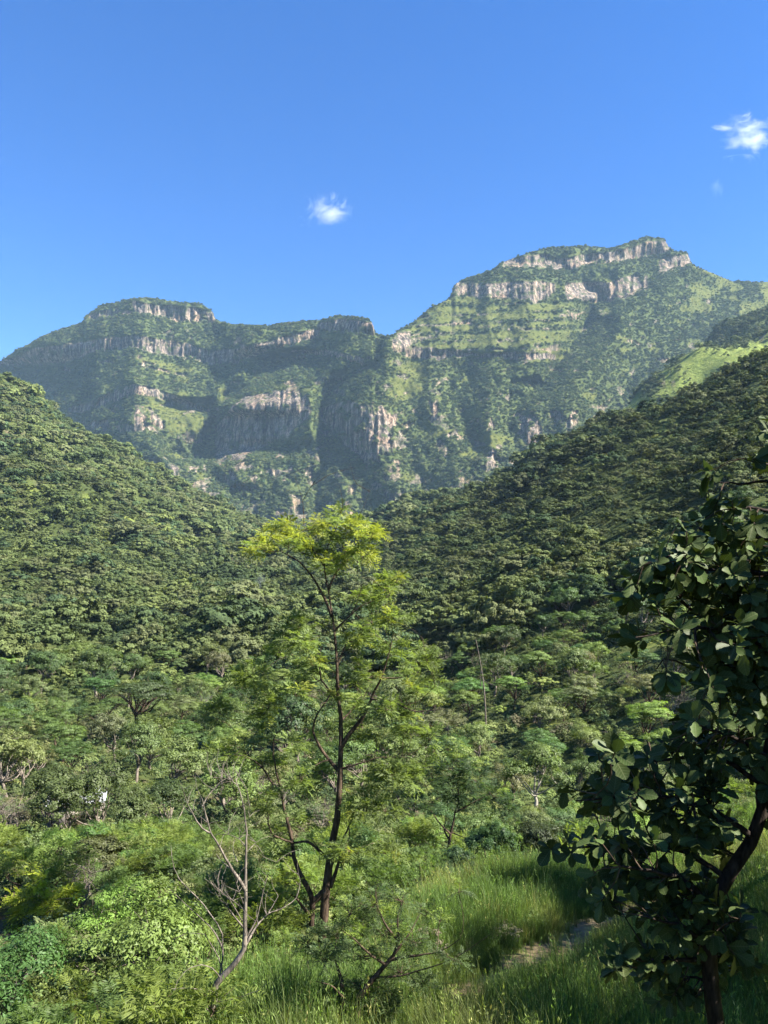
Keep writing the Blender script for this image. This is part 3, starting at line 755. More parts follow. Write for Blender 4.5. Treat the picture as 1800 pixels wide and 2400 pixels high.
r = np.random.default_rng(77)
n = 60000
Dd = np.sqrt(r.uniform(9 ** 2, 42 ** 2, n)); Xx = r.uniform(200, 2000, n)
x = (Xx - 900) / F * Dd; y = Dd
keep = (bank(x, y) * (1 - .86 * smooth(1.25, .4, path_line(x, y)))) > r.uniform(0.1, 1.0, n)
keep &= r.random(n) < np.clip(18 / np.maximum(Dd, 18), 0, 1)
x, y = x[keep], y[keep]; n = len(x)
P = np.stack([x, y, gz(x, y)], 1)
s = r.uniform(.6, 1.15, n) * (.75 + .35 * smooth(-.4, .4, fbm(x / 2.5, y / 2.5, 6, 3))) * (.45 + .55 * smooth(.6, 2.6, path_line(x, y)))
tn = np.array([(.088, .142, .036)]) * r.uniform(.8, 1.25, (n, 1)) + np.clip(fbm(x / 4, y / 4, 3, 3), 0, 1)[:, None] * np.array([.09, .04, .03]) + (r.random((n, 1)) < .06) * np.array([.14, .09, .05])
scatter_object('tall_grass', P, np.stack([s, s, s * r.uniform(.9, 1.3, n)], 1), tn, GRASSC, 5, 'tall green grass on the bank beside the worn path', .12, 6)
print('tufts', n)
n = 16000
Dd = np.sqrt(r.uniform(8 ** 2, 160 ** 2, n)); Xx = r.uniform(-300, 2150, n)
x = (Xx - 900) / F * Dd; y = Dd
cl = fbm(x / 7, y / 7, 1.7, 3)
keep = (r.random(n) < np.where(Dd < 60, .95, .5)) & (path_line(x, y) > 1.3) & (r.random(n) > .88 * bank(x, y)) & (cl > -.75)
pz = gz(x, y)
for (X_, Y_, D_, r_) in ((1025, 1592, 95, 2.4), (75, 2030, 36, 1.3), (340, 2100, 31, 1.0), (660, 1935, 42, .9), (20, 2120, 30, .8)):
    p_ = px(X_, Y_, D_); keep &= np.hypot(x - p_[0], (y - p_[1]) * .5) > r_
x, y, pz, cl = x[keep], y[keep], pz[keep], cl[keep]; n = len(x)
s = r.uniform(.3, .95, n) * (1 + .5 * cl) * (1 + .35 * smooth(40, 90, y))
lifts = 1.3 - .35 * smooth(1000, 1300, 900 + F * x / y) * smooth(60, 110, y)
scatter_object('undergrowth', np.stack([x, y, pz + s * .15], 1), np.stack([s, s, s * r.uniform(.6, 1.1, n)], 1), tones(n, r, [1, 2, 2, 2, 1, 2, 2.2, .6]) * lifts[:, None], HERBC, 5,
               'low leafy undergrowth covering the valley floor', .15, 7)

# ------------------------------------------------------------------ traced trees (skeletons read off the photograph, at their own distance)
def frond_quads(b, r, P, d, up, L, pairs=6, leafl=.085, leafw=.021, tone=1.0):
    """feathery compound leaves: paired narrow leaflets along a rachis"""
    n = len(P); d = nrm(d); side = nrm(np.cross(d, up)); nn = np.cross(side, d)
    t = np.linspace(.14, .95, pairs)
    sag = -.30
    for k, tk in enumerate(t):
        base = P + d * (L * tk)[:, None] + np.array([0, 0, sag]) * (L * tk * tk)[:, None]
        for sgn in (-1, 1):
            dir_ = nrm(side * sgn + d * .55 + np.array([0, 0, -.12]) + r.normal(0, .16, (n, 3)))
            sc = (1 - .55 * abs(tk - .45))
            b.leaves(base, dir_, nrm(nn + r.normal(0, .3, (n, 3))), leafl * sc * (L / .28), leafw, np.broadcast_to(tone, (n,)) * r.uniform(.85, 1.15, n))
def traced_tree(name, label, cat, D, base_px, limbs, clusters, bark, tint, tint2=None, seed=1, group=None, per=1.0, leafy='frond', ground=True, young_label=None, depth=.75, L=.29, twig_bark=None):
    """limbs: (pixel polyline, radius start, radius end, depth offset end). clusters: (x, y, rx, ry, yellowness) in photograph pixels"""
    r = np.random.default_rng(seed)
    base = px(base_px[0], base_px[1], D)
    if ground: base[2] = float(gz(base[0], base[1])) - .08
    root = empty(name, base); tag(root, label, cat, group)
    nodes = []
    for k, (pl, r0, r1, dz) in enumerate(limbs):
        pl = np.array(pl, float); m = max(4, 2 * len(pl))
        s = np.concatenate([[0], np.cumsum(np.hypot(*np.diff(pl, axis=0).T))]); u = np.linspace(0, s[-1], m)
        X = np.interp(u, s, pl[:, 0]); Y = np.interp(u, s, pl[:, 1])
        dd = D + (np.array(dz)[0] if np.ndim(dz) else 0) + ((dz[1] - dz[0]) if np.ndim(dz) else dz) * (u / s[-1])
        pts = np.array([px(a_, b_, c_) for a_, b_, c_ in zip(X, Y, dd)]) + r.normal(0, .004 * D / 22, (m, 3))
        if k == 0 and ground:
            pts = np.concatenate([[[pts[0][0], pts[0][1], base[2] - .1]], pts]); 
        rad = r1 + (r0 - r1) * (1 - np.linspace(0, 1, len(pts))) ** 1.35
        if k == 0: rad[0] *= 1.35
        b = QB(); b.tube(pts - base, rad, 7 if r0 > .05 else 5)
        link('trunk' if k == 0 else 'branch', b.mesh('trunk' if k == 0 else 'branch', bark, True), root)
        nodes += [(p, rr_) for p, rr_ in zip(pts[1:], rad[1:])]
    NP = np.array([p for p, _ in nodes]); NR = np.array([q_ for _, q_ in nodes])
    tw = QB(); fo = QB(); yo = QB()
    for (cx, cy, rx, ry, yel) in clusters:
        dd = D + r.normal(0, depth) * .6
        c = px(cx, cy, dd); ex, ez = rx / F * D, ry / F * D; ey = min(max(ex, ez), 1.3)
        dist = np.linalg.norm((NP - c) * np.array([1, .6, 1]) + np.array([0, 0, 0]), axis=1) + .5 * np.maximum(NP[:, 2] - c[2], 0)
        j = int(np.argmin(dist))
        hub = c + np.array([0, 0, -.35 * ez])
        tw.tube(bend(NP[j], hub, r, .10, 6) - base, np.linspace(min(NR[j] * .7, .022), .008, 6), 4)
        nt_ = max(3, int(per * rx * ry / 130.0))
        for q_ in range(nt_):
            e = c + rand_dir(1, r)[0] * np.array([ex, ey, ez]) * r.uniform(.45, 1.0)
            pts = bend(hub, e, r, .14, 5)
            tw.tube(pts - base, np.linspace(.007, .0025, 5), 3)
            m = 6 if leafy == 'frond' else 16
            t = r.uniform(.35, 1.0, m); f = t * 4; i = np.minimum(f.astype(int), 3)
            P = pts[i] + (pts[i + 1] - pts[i]) * (f - i)[:, None]
            out = nrm(nrm(e - hub) * .7 + r.normal(0, .75, (m, 3)) * np.array([1, 1, .45]) + np.array([0, 0, .12]))
            tgt = yo if (tint2 is not None and r.random() < yel) else fo
            if leafy == 'frond':
                up = nrm(np.array([0, 0, 1.0]) + r.normal(0, .35, (m, 3)))
                frond_quads(tgt, r, P - base, out, up, L * r.uniform(.7, 1.25, m), 7, .095 * L / .28, .024 * L / .28, r.uniform(.7, 1.3))
            else:
                P = P + r.normal(0, .05, (m, 3)); nn = nrm(r.normal(0, .6, (m, 3)) + [0, 0, .6])
                tgt.leaves(P - base, out + np.array([0, 0, -.3]), nn, L * r.uniform(.6, 1.2, m), L * .45, r.uniform(.75, 1.25, m))
    if tw.n: tag(link('twigs', tw.mesh('twigs', twig_bark or bark), root), kind='stuff')
    if fo.n: o = link('foliage', fo.mesh('foliage', M_FROND if leafy == 'frond' else M_LEAF), root); o['tint'] = tint; o['kind'] = 'stuff'
    if yo.n:
        o = link('young_foliage', yo.mesh('young_foliage', M_FROND if leafy == 'frond' else M_LEAF), root); o['tint'] = tint2; o['kind'] = 'stuff'
        if young_label: o['label'] = young_label
    return root

GREEN = (.150, .200, .065); DGREEN = (.085, .125, .048); YELLOW = (.26, .29, .065); LIME = (.21, .28, .06)
main_limbs = [
    ([(758, 2168), (761, 2117), (765, 2070), (772, 2022), (780, 1968), (790, 1921), (796, 1848), (798, 1785), (799, 1721), (798, 1674), (791, 1627), (790, 1563), (787, 1515), (782, 1465), (778, 1432), (769, 1382), (762, 1349), (759, 1316), (762, 1293), (775, 1266), (788, 1240), (795, 1216)], .145, .011, 0),
    ([(730, 2168), (733, 2117), (727, 2092), (704, 2051), (689, 2013), (684, 1968), (676, 1934), (665, 1892), (659, 1855), (647, 1810), (640, 1769), (641, 1728), (657, 1709), (682, 1699)], .095, .013, -.5),
    ([(768, 2080), (750, 2100), (735, 2112)], .10, .10, 0),
    ([(659, 1858), (635, 1832), (619, 1804), (600, 1785), (570, 1770)], .045, .012, (-.4, -.9)),
    ([(774, 2079), (787, 2044), (800, 2006), (796, 1987), (803, 1968), (815, 1943), (828, 1911), (841, 1896), (856, 1891)], .065, .012, -.4),
    ([(801, 1750), (809, 1734), (828, 1709), (847, 1687), (860, 1661), (875, 1627), (894, 1589), (904, 1557), (916, 1516), (922, 1480)], .075, .012, -.6),
    ([(894, 1589), (932, 1590), (980, 1576)], .03, .008, (-.4, -.8)),
    ([(868, 1640), (907, 1639), (942, 1655), (973, 1669), (1043, 1661)], .03, .008, (-.3, -.9)),
    ([(802, 1801), (860, 1785), (885, 1775), (942, 1775)], .03, .008, -.5),
    ([(792, 1806), (768, 1778), (749, 1750), (733, 1718), (733, 1703), (742, 1677), (774, 1627)], .06, .015, -.4),
    ([(790, 1640), (774, 1620), (752, 1592), (749, 1566), (752, 1519)], .04, .01, -.3),
    ([(768, 2010), (758, 2003), (739, 1984), (720, 1972), (685, 1975), (657, 1965), (638, 1956), (628, 1930)], .05, .02, -.6),
    ([(735, 2150), (712, 2130), (695, 2105), (680, 2095)], .06, .03, -.4),
    ([(778, 1445), (760, 1400), (739, 1362), (725, 1342), (702, 1316), (659, 1292), (620, 1294)], .05, .01, -.5),
    ([(770, 1385), (772, 1375), (788, 1342), (815, 1312), (851, 1266), (870, 1245)], .035, .008, .4),
    ([(783, 1480), (808, 1455), (828, 1432), (845, 1385), (848, 1372)], .035, .008, -.4),
    ([(815, 1448), (848, 1418), (884, 1405), (914, 1392)], .025, .007, (-.2, -.5)),
    ([(760, 1310), (720, 1300), (680, 1285), (640, 1262)], .025, .006, .5),
    ([(775, 1266), (810, 1262), (850, 1254)], .02, .006, -.3),
    ([(759, 1325), (735, 1290), (718, 1250), (712, 1230)], .025, .006, -.3),
    ([(790, 1560), (815, 1500), (840, 1470), (880, 1460)], .028, .006, .4),
    ([(798, 1690), (850, 1640), (870, 1600)], .035, .008, .6),
]
main_cl = [(640, 1270, 48, 26, .85), (600, 1292, 36, 22, .95), (655, 1225, 52, 22, .7), (730, 1238, 46, 30, .55), (786, 1205, 34, 28, .35), (795, 1255, 60, 34, .35), (858, 1252, 30, 20, .85), (858, 1300, 26, 20, .7),
    (832, 1230, 32, 20, .5), (745, 1292, 46, 20, .3), (695, 1258, 40, 24, .45), (770, 1330, 40, 18, .2), (820, 1295, 40, 18, .3),
    (888, 1385, 40, 34, .5), (918, 1368, 24, 26, .45), (860, 1400, 36, 22, .4), (895, 1450, 46, 36, .25), (862, 1500, 46, 34, .25), (930, 1515, 56, 44, .15), (960, 1568, 46, 36, .15), (1005, 1545, 30, 36, .35), (985, 1600, 40, 30, .15),
    (700, 1500, 74, 36, .22), (640, 1510, 46, 30, .2), (615, 1565, 70, 40, .05), (565, 1610, 56, 44, .05), (700, 1575, 56, 34, .1), (655, 1645, 60, 40, 0), (735, 1560, 40, 30, .1), (545, 1680, 50, 40, 0),
    (850, 1575, 56, 44, .15), (900, 1650, 70, 40, .15), (965, 1700, 76, 40, .1), (855, 1715, 50, 34, .15), (700, 1740, 52, 34, .2), (730, 1828, 56, 44, .1), (640, 1770, 46, 34, .1), (610, 1685, 46, 30, .25), (880, 1815, 76, 40, .1),
    (955, 1800, 60, 44, .05), (870, 1915, 76, 44, .1), (705, 1915, 50, 40, .1), (655, 1975, 56, 40, .05), (840, 2010, 66, 44, .1), (905, 1985, 60, 36, .15), (600, 1880, 50, 40, .05), (550, 1780, 46, 40, .05), (680, 1620, 30, 24, .3), (835, 1480, 30, 24, .2), (720, 1450, 44, 24, .15), (820, 1640, 40, 30, .1)]
mc_ = []; rq = np.random.default_rng(17)
for k in range(46):      # bare arching shoots among the foliage
    P0_ = main_limbs[int(rq.integers(0, len(main_limbs)))][0]; p_ = P0_[int(rq.integers(1, len(P0_)))]
    a_ = R(rq.uniform(-165, -15)); l_ = rq.uniform(40, 130); sw = rq.uniform(-.5, .5)
    main_limbs.append(([p_, (p_[0] + math.cos(a_) * l_ * .5, p_[1] + math.sin(a_) * l_ * .5), (p_[0] + math.cos(a_ + sw) * l_, p_[1] + math.sin(a_ + sw) * l_)], .011, .003, rq.uniform(-.9, .5)))
for (cx_, cy_, rx_, ry_, yl_) in main_cl:
    for k in range(3): mc_.append((cx_ + rq.uniform(-.65, .65) * rx_, cy_ + rq.uniform(-.7, .7) * ry_, rx_ * rq.uniform(.4, .7), ry_ * rq.uniform(.35, .65), yl_ * (.8 if cy_ < 1340 else .45)))
main_cl = mc_
traced_tree('acacia_tree', 'tall slender acacia with feathery yellow green top standing alone in the middle', 'tree', 22, (748, 2172), main_limbs, main_cl, M_BARK, GREEN, YELLOW, 41, young_label='yellow tinged young fronds', per=1.1, L=.38, depth=1.7)

# the bare tree in front of it
dead_limbs = [
    ([(502, 2400), (500, 2360), (505, 2310), (520, 2290), (545, 2265), (560, 2245), (572, 2225), (575, 2190), (574, 2150), (576, 2100), (575, 2050), (577, 1990), (578, 1950), (573, 1900), (564, 1860), (556, 1838), (552, 1825)], .11, .012, 0),
    ([(574, 2085), (560, 2060), (545, 2040), (528, 2010), (515, 1985), (500, 1962), (492, 1950), (488, 1930), (480, 1900), (474, 1872)], .055, .01, -.5),
    ([(492, 1952), (474, 1942), (462, 1925), (452, 1908), (440, 1885), (428, 1850), (424, 1835)], .025, .005, (-.4, -.8)),
    ([(556, 1840), (540, 1828), (520, 1822), (495, 1822)], .014, .004, -.2), ([(552, 1828), (560, 1818), (578, 1850), (586, 1890), (585, 1915)], .012, .004, .3),
    ([(474, 1890), (485, 1870), (500, 1850), (520, 1835), (545, 1830)], .014, .004, (-.4, .2)),
    ([(575, 2215), (590, 2190), (605, 2165), (625, 2145), (645, 2115), (652, 2100)], .045, .008, .6), ([(576, 2200), (600, 2160), (612, 2110), (622, 2070), (627, 2055)], .03, .006, .3),
    ([(630, 2140), (665, 2128), (695, 2105), (705, 2070), (700, 2050)], .02, .005, (.3, .9)),
    ([(572, 2175), (550, 2150), (530, 2120), (515, 2100), (510, 2070)], .03, .006, -.6), ([(568, 2160), (540, 2110), (520, 2090), (500, 2075), (480, 2060)], .02, .005, -.9),
    ([(574, 2135), (545, 2110), (520, 2095)], .018, .004, .4), ([(573, 2125), (560, 2090), (555, 2070)], .014, .004, .5),
    ([(575, 2000), (600, 1975), (620, 2010), (650, 2020)], .014, .004, .6), ([(577, 1985), (560, 1965), (535, 1955), (500, 1955)], .014, .004, .4),
    ([(523, 2225), (500, 2180), (470, 2150), (435, 2120), (400, 2085)], .03, .005, (.5, .2)),
    ([(516, 2290), (500, 2270), (475, 2260), (440, 2270), (415, 2300), (408, 2325)], .018, .004, (-.2, -.7)),
    ([(505, 2325), (480, 2320), (440, 2315), (400, 2318)], .018, .004, (-.2, -.6)), ([(525, 2285), (510, 2240), (480, 2190), (440, 2185), (400, 2205)], .02, .004, (.2, -.3)),
    ([(505, 2350), (560, 2338), (610, 2320), (640, 2290)], .02, .004, (-.2, -.5)), ([(500, 2380), (470, 2350), (450, 2365)], .02, .005, -.4),
    ([(556, 2020), (545, 1990), (550, 1960)], .016, .004, .3), ([(540, 2035), (520, 2020), (505, 2000)], .018, .005, .3),
    ([(400, 1980), (405, 2030), (425, 2070), (470, 2110), (520, 2180), (523, 2240), (512, 2300)], .006, .022, (.6, .1)),
]
r_ = np.random.default_rng(9)
for k in range(110):
    L_ = dead_limbs[int(r_.integers(1, 15))][0]; i_ = int(r_.integers(1, len(L_))); p_ = L_[i_]
    a_ = math.radians(r_.uniform(-160, -20)); l_ = r_.uniform(25, 70)
    q1 = (p_[0] + math.cos(a_) * l_ * .5, p_[1] + math.sin(a_) * l_ * .5); q2 = (q1[0] + math.cos(a_ + .4) * l_ * .5, q1[1] + math.sin(a_ + .4) * l_ * .5)
    dead_limbs.append(([p_, q1, q2], .008, .0025, (r_.uniform(-.5, .3), r_.uniform(-1, .8))))
dead_limbs = [(a_, b_ * .72, c_ * .75, d_) for a_, b_, c_, d_ in dead_limbs]
traced_tree('bare_tree', 'leafless dry tree with pale forked branches in front of the tall acacia', 'tree', 14.4, (502, 2395), dead_limbs, [], M_DEAD, GREEN, seed=5)


# feathery small tree in front, lower middle
fl = [([(835, 2400), (838, 2360), (850, 2320), (880, 2290), (905, 2260), (925, 2235), (935, 2200), (930, 2150), (945, 2110)], .09, .012, 0), ([(800, 2400), (806, 2350), (800, 2300), (790, 2265)], .08, .03, .3),
      ([(915, 2250), (945, 2243), (985, 2238), (1030, 2230), (1060, 2215), (1078, 2200)], .035, .006, -.4), ([(930, 2200), (905, 2170), (885, 2130), (880, 2090)], .03, .006, -.3), ([(925, 2235), (965, 2180), (985, 2140)], .03, .006, .3),
      ([(905, 2262), (870, 2240), (830, 2200), (800, 2180)], .03, .006, -.4), ([(882, 2290), (930, 2290), (1000, 2270), (1060, 2250), (1150, 2190)], .02, .004, -.6), ([(806, 2340), (780, 2310), (740, 2300)], .025, .006, -.3)]
fc = [(880, 2110, 60, 40, .2), (940, 2100, 46, 34, .15), (820, 2130, 50, 40, .2), (790, 2180, 60, 40, .1), (1000, 2130, 40, 30, .3), (1030, 2150, 30, 24, .3), (900, 2180, 70, 34, .05), (970, 2200, 60, 30, .05), (850, 2230, 56, 34, 0), (760, 2240, 50, 40, .05),
      (940, 2270, 70, 30, 0), (1000, 2300, 50, 24, 0), (860, 2310, 60, 36, 0), (780, 2310, 50, 40, 0), (900, 2360, 60, 40, 0), (1060, 2240, 40, 20, 0), (720, 2200, 40, 40, .1), (1075, 2085, 34, 16, .4)]
traced_tree('acacia_sapling', 'small dark feathery tree with a long bare side branch beside the grass bank', 'tree', 14.5, (820, 2400), fl, fc, M_BARK, DGREEN, LIME, 43, per=1.15, L=.22)
# bright fern-leaved saplings at the lower left
traced_tree('acacia_sapling', 'bright yellow green sapling with long ferny fronds beside the bare soil patch', 'tree', 24, (57, 2260),
    [([(57, 2260), (56, 2200), (56, 2140), (62, 2100), (85, 2075), (100, 2050)], .03, .012, 0), ([(62, 2100), (110, 2110), (160, 2105)], .016, .006, -.4), ([(60, 2110), (40, 2095), (50, 2080)], .012, .005, .3)],
    [(95, 2060, 22, 26, .9), (70, 2105, 50, 24, .8), (125, 2120, 60, 26, .75), (165, 2100, 30, 20, .9), (100, 2150, 60, 24, .5), (150, 2145, 40, 18, .6), (50, 2140, 30, 26, .6)], M_GREY, GREEN, (.30, .35, .045), 44, per=1.5, L=.42)
traced_tree('acacia_sapling', 'lime coloured feathery shrub tree at the edge of the picture above the soil patch', 'tree', 27, (18, 2110),
    [([(18, 2110), (20, 2060), (25, 2030), (40, 2010)], .04, .012, 0)], [(20, 2010, 34, 24, .9), (45, 2020, 26, 22, .8), (10, 2035, 30, 24, .7), (60, 2040, 26, 16, .8)], M_GREY, GREEN, (.30, .36, .05), 45, per=1.5, L=.3)
traced_tree('acacia_sapling', 'low dark trunked tree with ferny green crown in the lower corner by the bare tree', 'tree', 19, (205, 2400),
    [([(205, 2400), (207, 2345), (213, 2310), (220, 2280), (226, 2220), (228, 2170)], .07, .015, 0), ([(209, 2338), (190, 2300), (180, 2270)], .03, .008, -.3), ([(212, 2338), (250, 2337)], .02, .008, .2), ([(220, 2285), (260, 2270), (300, 2260)], .03, .008, .3), ([(225, 2225), (190, 2190), (160, 2170)], .02, .006, .3)],
    [(270, 2290, 60, 40, .15), (160, 2280, 50, 30, .2), (190, 2260, 46, 30, .1), (310, 2230, 50, 36, .4), (340, 2210, 40, 30, .5), (290, 2185, 50, 30, .3), (110, 2265, 36, 30, .1), (240, 2320, 40, 24, .1), (130, 2190, 40, 26, .2)], M_BARK, GREEN, LIME, 46, per=1.3, L=.25)
# small dark acacia behind the bushes, and the two dense round bushes
traced_tree('acacia_tree', 'blue green spreading acacia behind the round bushes left of the big leaved tree', 'tree', 38, (1050, 2000),
    [([(1050, 2010), (1053, 1975), (1056, 1955), (1062, 1930), (1066, 1905), (1075, 1880)], .11, .03, 0), ([(1053, 1968), (1040, 1945), (1045, 1915)], .06, .02, .3), ([(1056, 1955), (1030, 1930), (1010, 1900)], .06, .02, -.4), ([(1058, 1950), (1090, 1965)], .04, .02, .4), ([(1066, 1905), (1110, 1880), (1150, 1860)], .05, .012, -.3)],
    [(1060, 1790, 80, 36, .05), (1000, 1830, 70, 34, .05), (1120, 1820, 70, 34, 0), (1060, 1840, 80, 34, 0), (1160, 1860, 60, 30, .1), (1010, 1880, 60, 26, 0), (1100, 1880, 70, 24, 0), (1190, 1890, 40, 24, 0), (950, 1870, 46, 30, .1), (1050, 1750, 60, 26, .15)], M_BARK, (.062, .105, .045), LIME, 47, per=1.25, L=.40, depth=1.6)
def bush(label, X, Y, D, rx, ry, tint, seed, base_Y, thing='shrub', leaf=.09):
    r = np.random.default_rng(seed); c = px(X, Y, D); base = px(X, base_Y, D); base[2] = float(gz(base[0], base[1])) - .05
    root = empty(thing, base); tag(root, label, 'shrub')
    b = QB(); R_ = rx / F * D; fl_ = ry / rx
    lc, lr = crown_quads(b, r, 9000, c - base, R_, lobes=9, flat=fl_, leaf=leaf, aspect=.32, sub=14, clump_flat=.8, droop=.1)
    o = link('crown', b.mesh('crown', M_LEAF), root); o['tint'] = tint; o['kind'] = 'stuff'
    for k in range(3):
        b = QB(); b.tube(bend((r.normal(0, .1), r.normal(0, .1), 0), lc[k], r, .12), np.linspace(.05, .015, 6), 5); link('stem', b.mesh('stem', M_BARK, True), root)
    return root
bush('dense round dark green bush on a bent stem behind the grass bank', 1150, 1975, 31, 72, 62, (.040, .080, .026), 51, 2090)
bush('lower rounded blue green bush beside the taller round bush at the grass edge', 1070, 2035, 30, 72, 56, (.050, .088, .034), 52, 2120)
bush('dark shrub in shade behind the grass at the foot of the big leaved tree', 1250, 1985, 36, 80, 70, (.045, .060, .026), 53, 2060)
bush('bushy olive green narrow leaved shrub above the dark hollow on the lower left', 240, 2010, 32, 88, 64, (.080, .092, .034), 54, 2120, leaf=.11)
bush('bright green leafy shrub left of the olive narrow leaved shrub', 140, 1965, 34, 44, 30, (.085, .15, .030), 55, 2040)
bush('lime green feathery bush right of the dark trunked low tree', 330, 2190, 23, 60, 46, (.14, .21, .035), 56, 2300)
bush('rounded yellow green bush under the bare tree', 470, 2210, 19, 40, 50, (.15, .20, .045), 57, 2300, leaf=.13)
bush('pale green bush behind the bare tree trunk', 430, 2110, 27, 60, 40, (.13, .155, .05), 58, 2190)
bush('leafy bright bush at the bottom edge below the dark trunked low tree', 90, 2350, 17, 90, 50, (.14, .185, .045), 59, 2420, leaf=.1)
bush('small leaved bush at the bottom edge between the low tree and the bare tree', 330, 2350, 16.5, 80, 46, (.12, .18, .035), 60, 2420, leaf=.1)

# ------------------------------------------------------------------ the big leaved oak close on the right
def oak_leaf(r):
    """obovate leaf with a wavy edge, folded along its midrib and curled"""
    n = 10; t = np.array([0, .12, .26, .40, .54, .67, .79, .89, .96, 1.0])
    w = np.array([.012, .07, .15, .23, .295, .32, .30, .235, .14, .02]) * r.uniform(.68, .95)
    w[1:9] *= 1 + .07 * np.where(np.arange(8) % 2, 1, -1) + r.normal(0, .03, 8)
    curl = -.26 * r.uniform(-.3, 1.6) * t ** 2; fold = .4 * r.uniform(.2, 1.3)
    V = []
    for i in range(n):
        wl = w[i] * (1 + r.normal(0, .05)); wr = w[i] * (1 + r.normal(0, .05))
        V += [(-wl, t[i], curl[i] + wl * fold + r.normal(0, .012)), (0, t[i], curl[i]), (wr, t[i], curl[i] + wr * fold + r.normal(0, .012))]
    Q = []
    for i in range(n - 1):
        a = i * 3; Q += [(a, a + 1, a + 4, a + 3), (a + 1, a + 2, a + 5, a + 4)]
    return np.array(V), np.array(Q)
ro = np.random.default_rng(63)
OLV = [oak_leaf(ro) for _ in range(8)]
OAKM = []
def leaf_uv(me, reps=1):
    at = me.attributes.new('leafuv', 'FLOAT_VECTOR', 'POINT')
    at.data.foreach_set('vector', np.ascontiguousarray(reps, np.float32).ravel())
for V, Q in OLV:
    b = QB(); b.add(V, Q); OAKM.append(b.mesh('leaf', M_OAK, True)); leaf_uv(OAKM[-1], V)
OD = 6.0
oak_limbs = [([(1676, 2400), (1672, 2350), (1665, 2297), (1655, 2200), (1664, 2120), (1703, 2058), (1740, 2005), (1768, 1971), (1785, 1900), (1790, 1836), (1802, 1760), (1830, 1650), (1850, 1500), (1840, 1350), (1830, 1200), (1825, 1080)], .066, .02, 0),
    ([(1655, 2210), (1600, 2170), (1530, 2150)], .02, .007, -.4), ([(1664, 2120), (1600, 2060), (1530, 2040), (1455, 2030)], .026, .008, -.5), ([(1703, 2058), (1600, 1990), (1480, 1975), (1360, 1985), (1300, 1985)], .026, .006, .4),
    ([(1770, 1965), (1680, 1900), (1560, 1870), (1440, 1870), (1350, 1880)], .028, .006, -.3), ([(1790, 1840), (1700, 1780), (1560, 1775), (1440, 1800), (1395, 1775)], .026, .006, .5), ([(1802, 1770), (1700, 1720), (1630, 1700)], .02, .007, -.2),
    ([(1830, 1650), (1740, 1570), (1650, 1580), (1560, 1540), (1540, 1570)], .022, .005, .4), ([(1840, 1560), (1740, 1480), (1640, 1470), (1560, 1480), (1490, 1492)], .02, .005, -.4), ([(1845, 1480), (1760, 1430), (1640, 1450), (1590, 1400), (1545, 1385), (1470, 1375)], .026, .006, .3),
    ([(1840, 1350), (1740, 1340), (1640, 1330), (1570, 1305), (1510, 1320)], .022, .005, -.4), ([(1835, 1270), (1720, 1250), (1640, 1240), (1600, 1222)], .02, .005, .3), ([(1830, 1200), (1760, 1190), (1700, 1195)], .016, .005, -.2), ([(1828, 1125), (1790, 1132), (1720, 1132), (1660, 1122)], .014, .004, .2), ([(1825, 1090), (1780, 1085), (1740, 1075)], .012, .004, -.2),
    ([(1658, 2250), (1590, 2250), (1520, 2250), (1460, 2245)], .022, .006, -.3), ([(1668, 2300), (1620, 2290), (1585, 2310)], .016, .005, .2), ([(1656, 2200), (1700, 2170), (1730, 2150)], .016, .005, -.3), ([(1660, 2260), (1700, 2240), (1735, 2245)], .014, .005, .3)]
oak_cl = [(1752, 1078, 45, 20), (1657, 1115, 34, 14), (1701, 1190, 60, 38), (1606, 1224, 42, 22), (1725, 1258, 80, 48), (1633, 1271, 58, 36), (1572, 1305, 48, 32), (1514, 1322, 34, 26), (1467, 1373, 38, 28), (1453, 1413, 36, 18), (1541, 1359, 58, 46), (1640, 1356, 78, 56), (1741, 1339, 78, 66),
    (1707, 1434, 86, 56), (1545, 1427, 34, 34), (1616, 1434, 30, 46), (1480, 1495, 34, 28), (1572, 1485, 42, 22), (1674, 1508, 76, 56), (1751, 1491, 66, 76), (1541, 1569, 22, 36), (1657, 1576, 46, 46), (1741, 1569, 66, 56), (1650, 1610, 26, 28), (1758, 1644, 48, 56), (1633, 1695, 66, 32), (1735, 1712, 56, 38),
    (1389, 1768, 18, 12), (1442, 1790, 44, 34), (1542, 1752, 56, 36), (1648, 1762, 76, 42), (1349, 1872, 52, 38), (1436, 1866, 66, 50), (1532, 1859, 76, 56), (1631, 1849, 76, 56), (1296, 1984, 22, 12), (1359, 1982, 52, 30), (1455, 1982, 76, 42), (1565, 1949, 86, 56), (1664, 1959, 56, 66), (1455, 2048, 76, 46),
    (1362, 2075, 34, 22), (1378, 2116, 28, 16), (1436, 2108, 54, 36), (1532, 2075, 66, 46), (1615, 2081, 76, 56), (1532, 2147, 56, 46), (1631, 2141, 76, 56), (1714, 2147, 46, 38), (1465, 2244, 54, 44), (1532, 2257, 56, 46), (1598, 2217, 66, 56), (1681, 2214, 66, 56), (1731, 2247, 38, 28), (1582, 2313, 70, 50), (1681, 2285, 46, 36), (1760, 1400, 50, 60), (1770, 1560, 40, 60), (1760, 1780, 50, 40), (1700, 1640, 50, 40)]
base = px(1676, 2400, OD); base[0] += .02; base[2] = float(gz(base[0], base[1])) - .1
oak = empty('oak_tree', base); tag(oak, 'shaded oak with big leathery leaves and a dark leaning trunk close at the edge', 'tree')
nodes = []
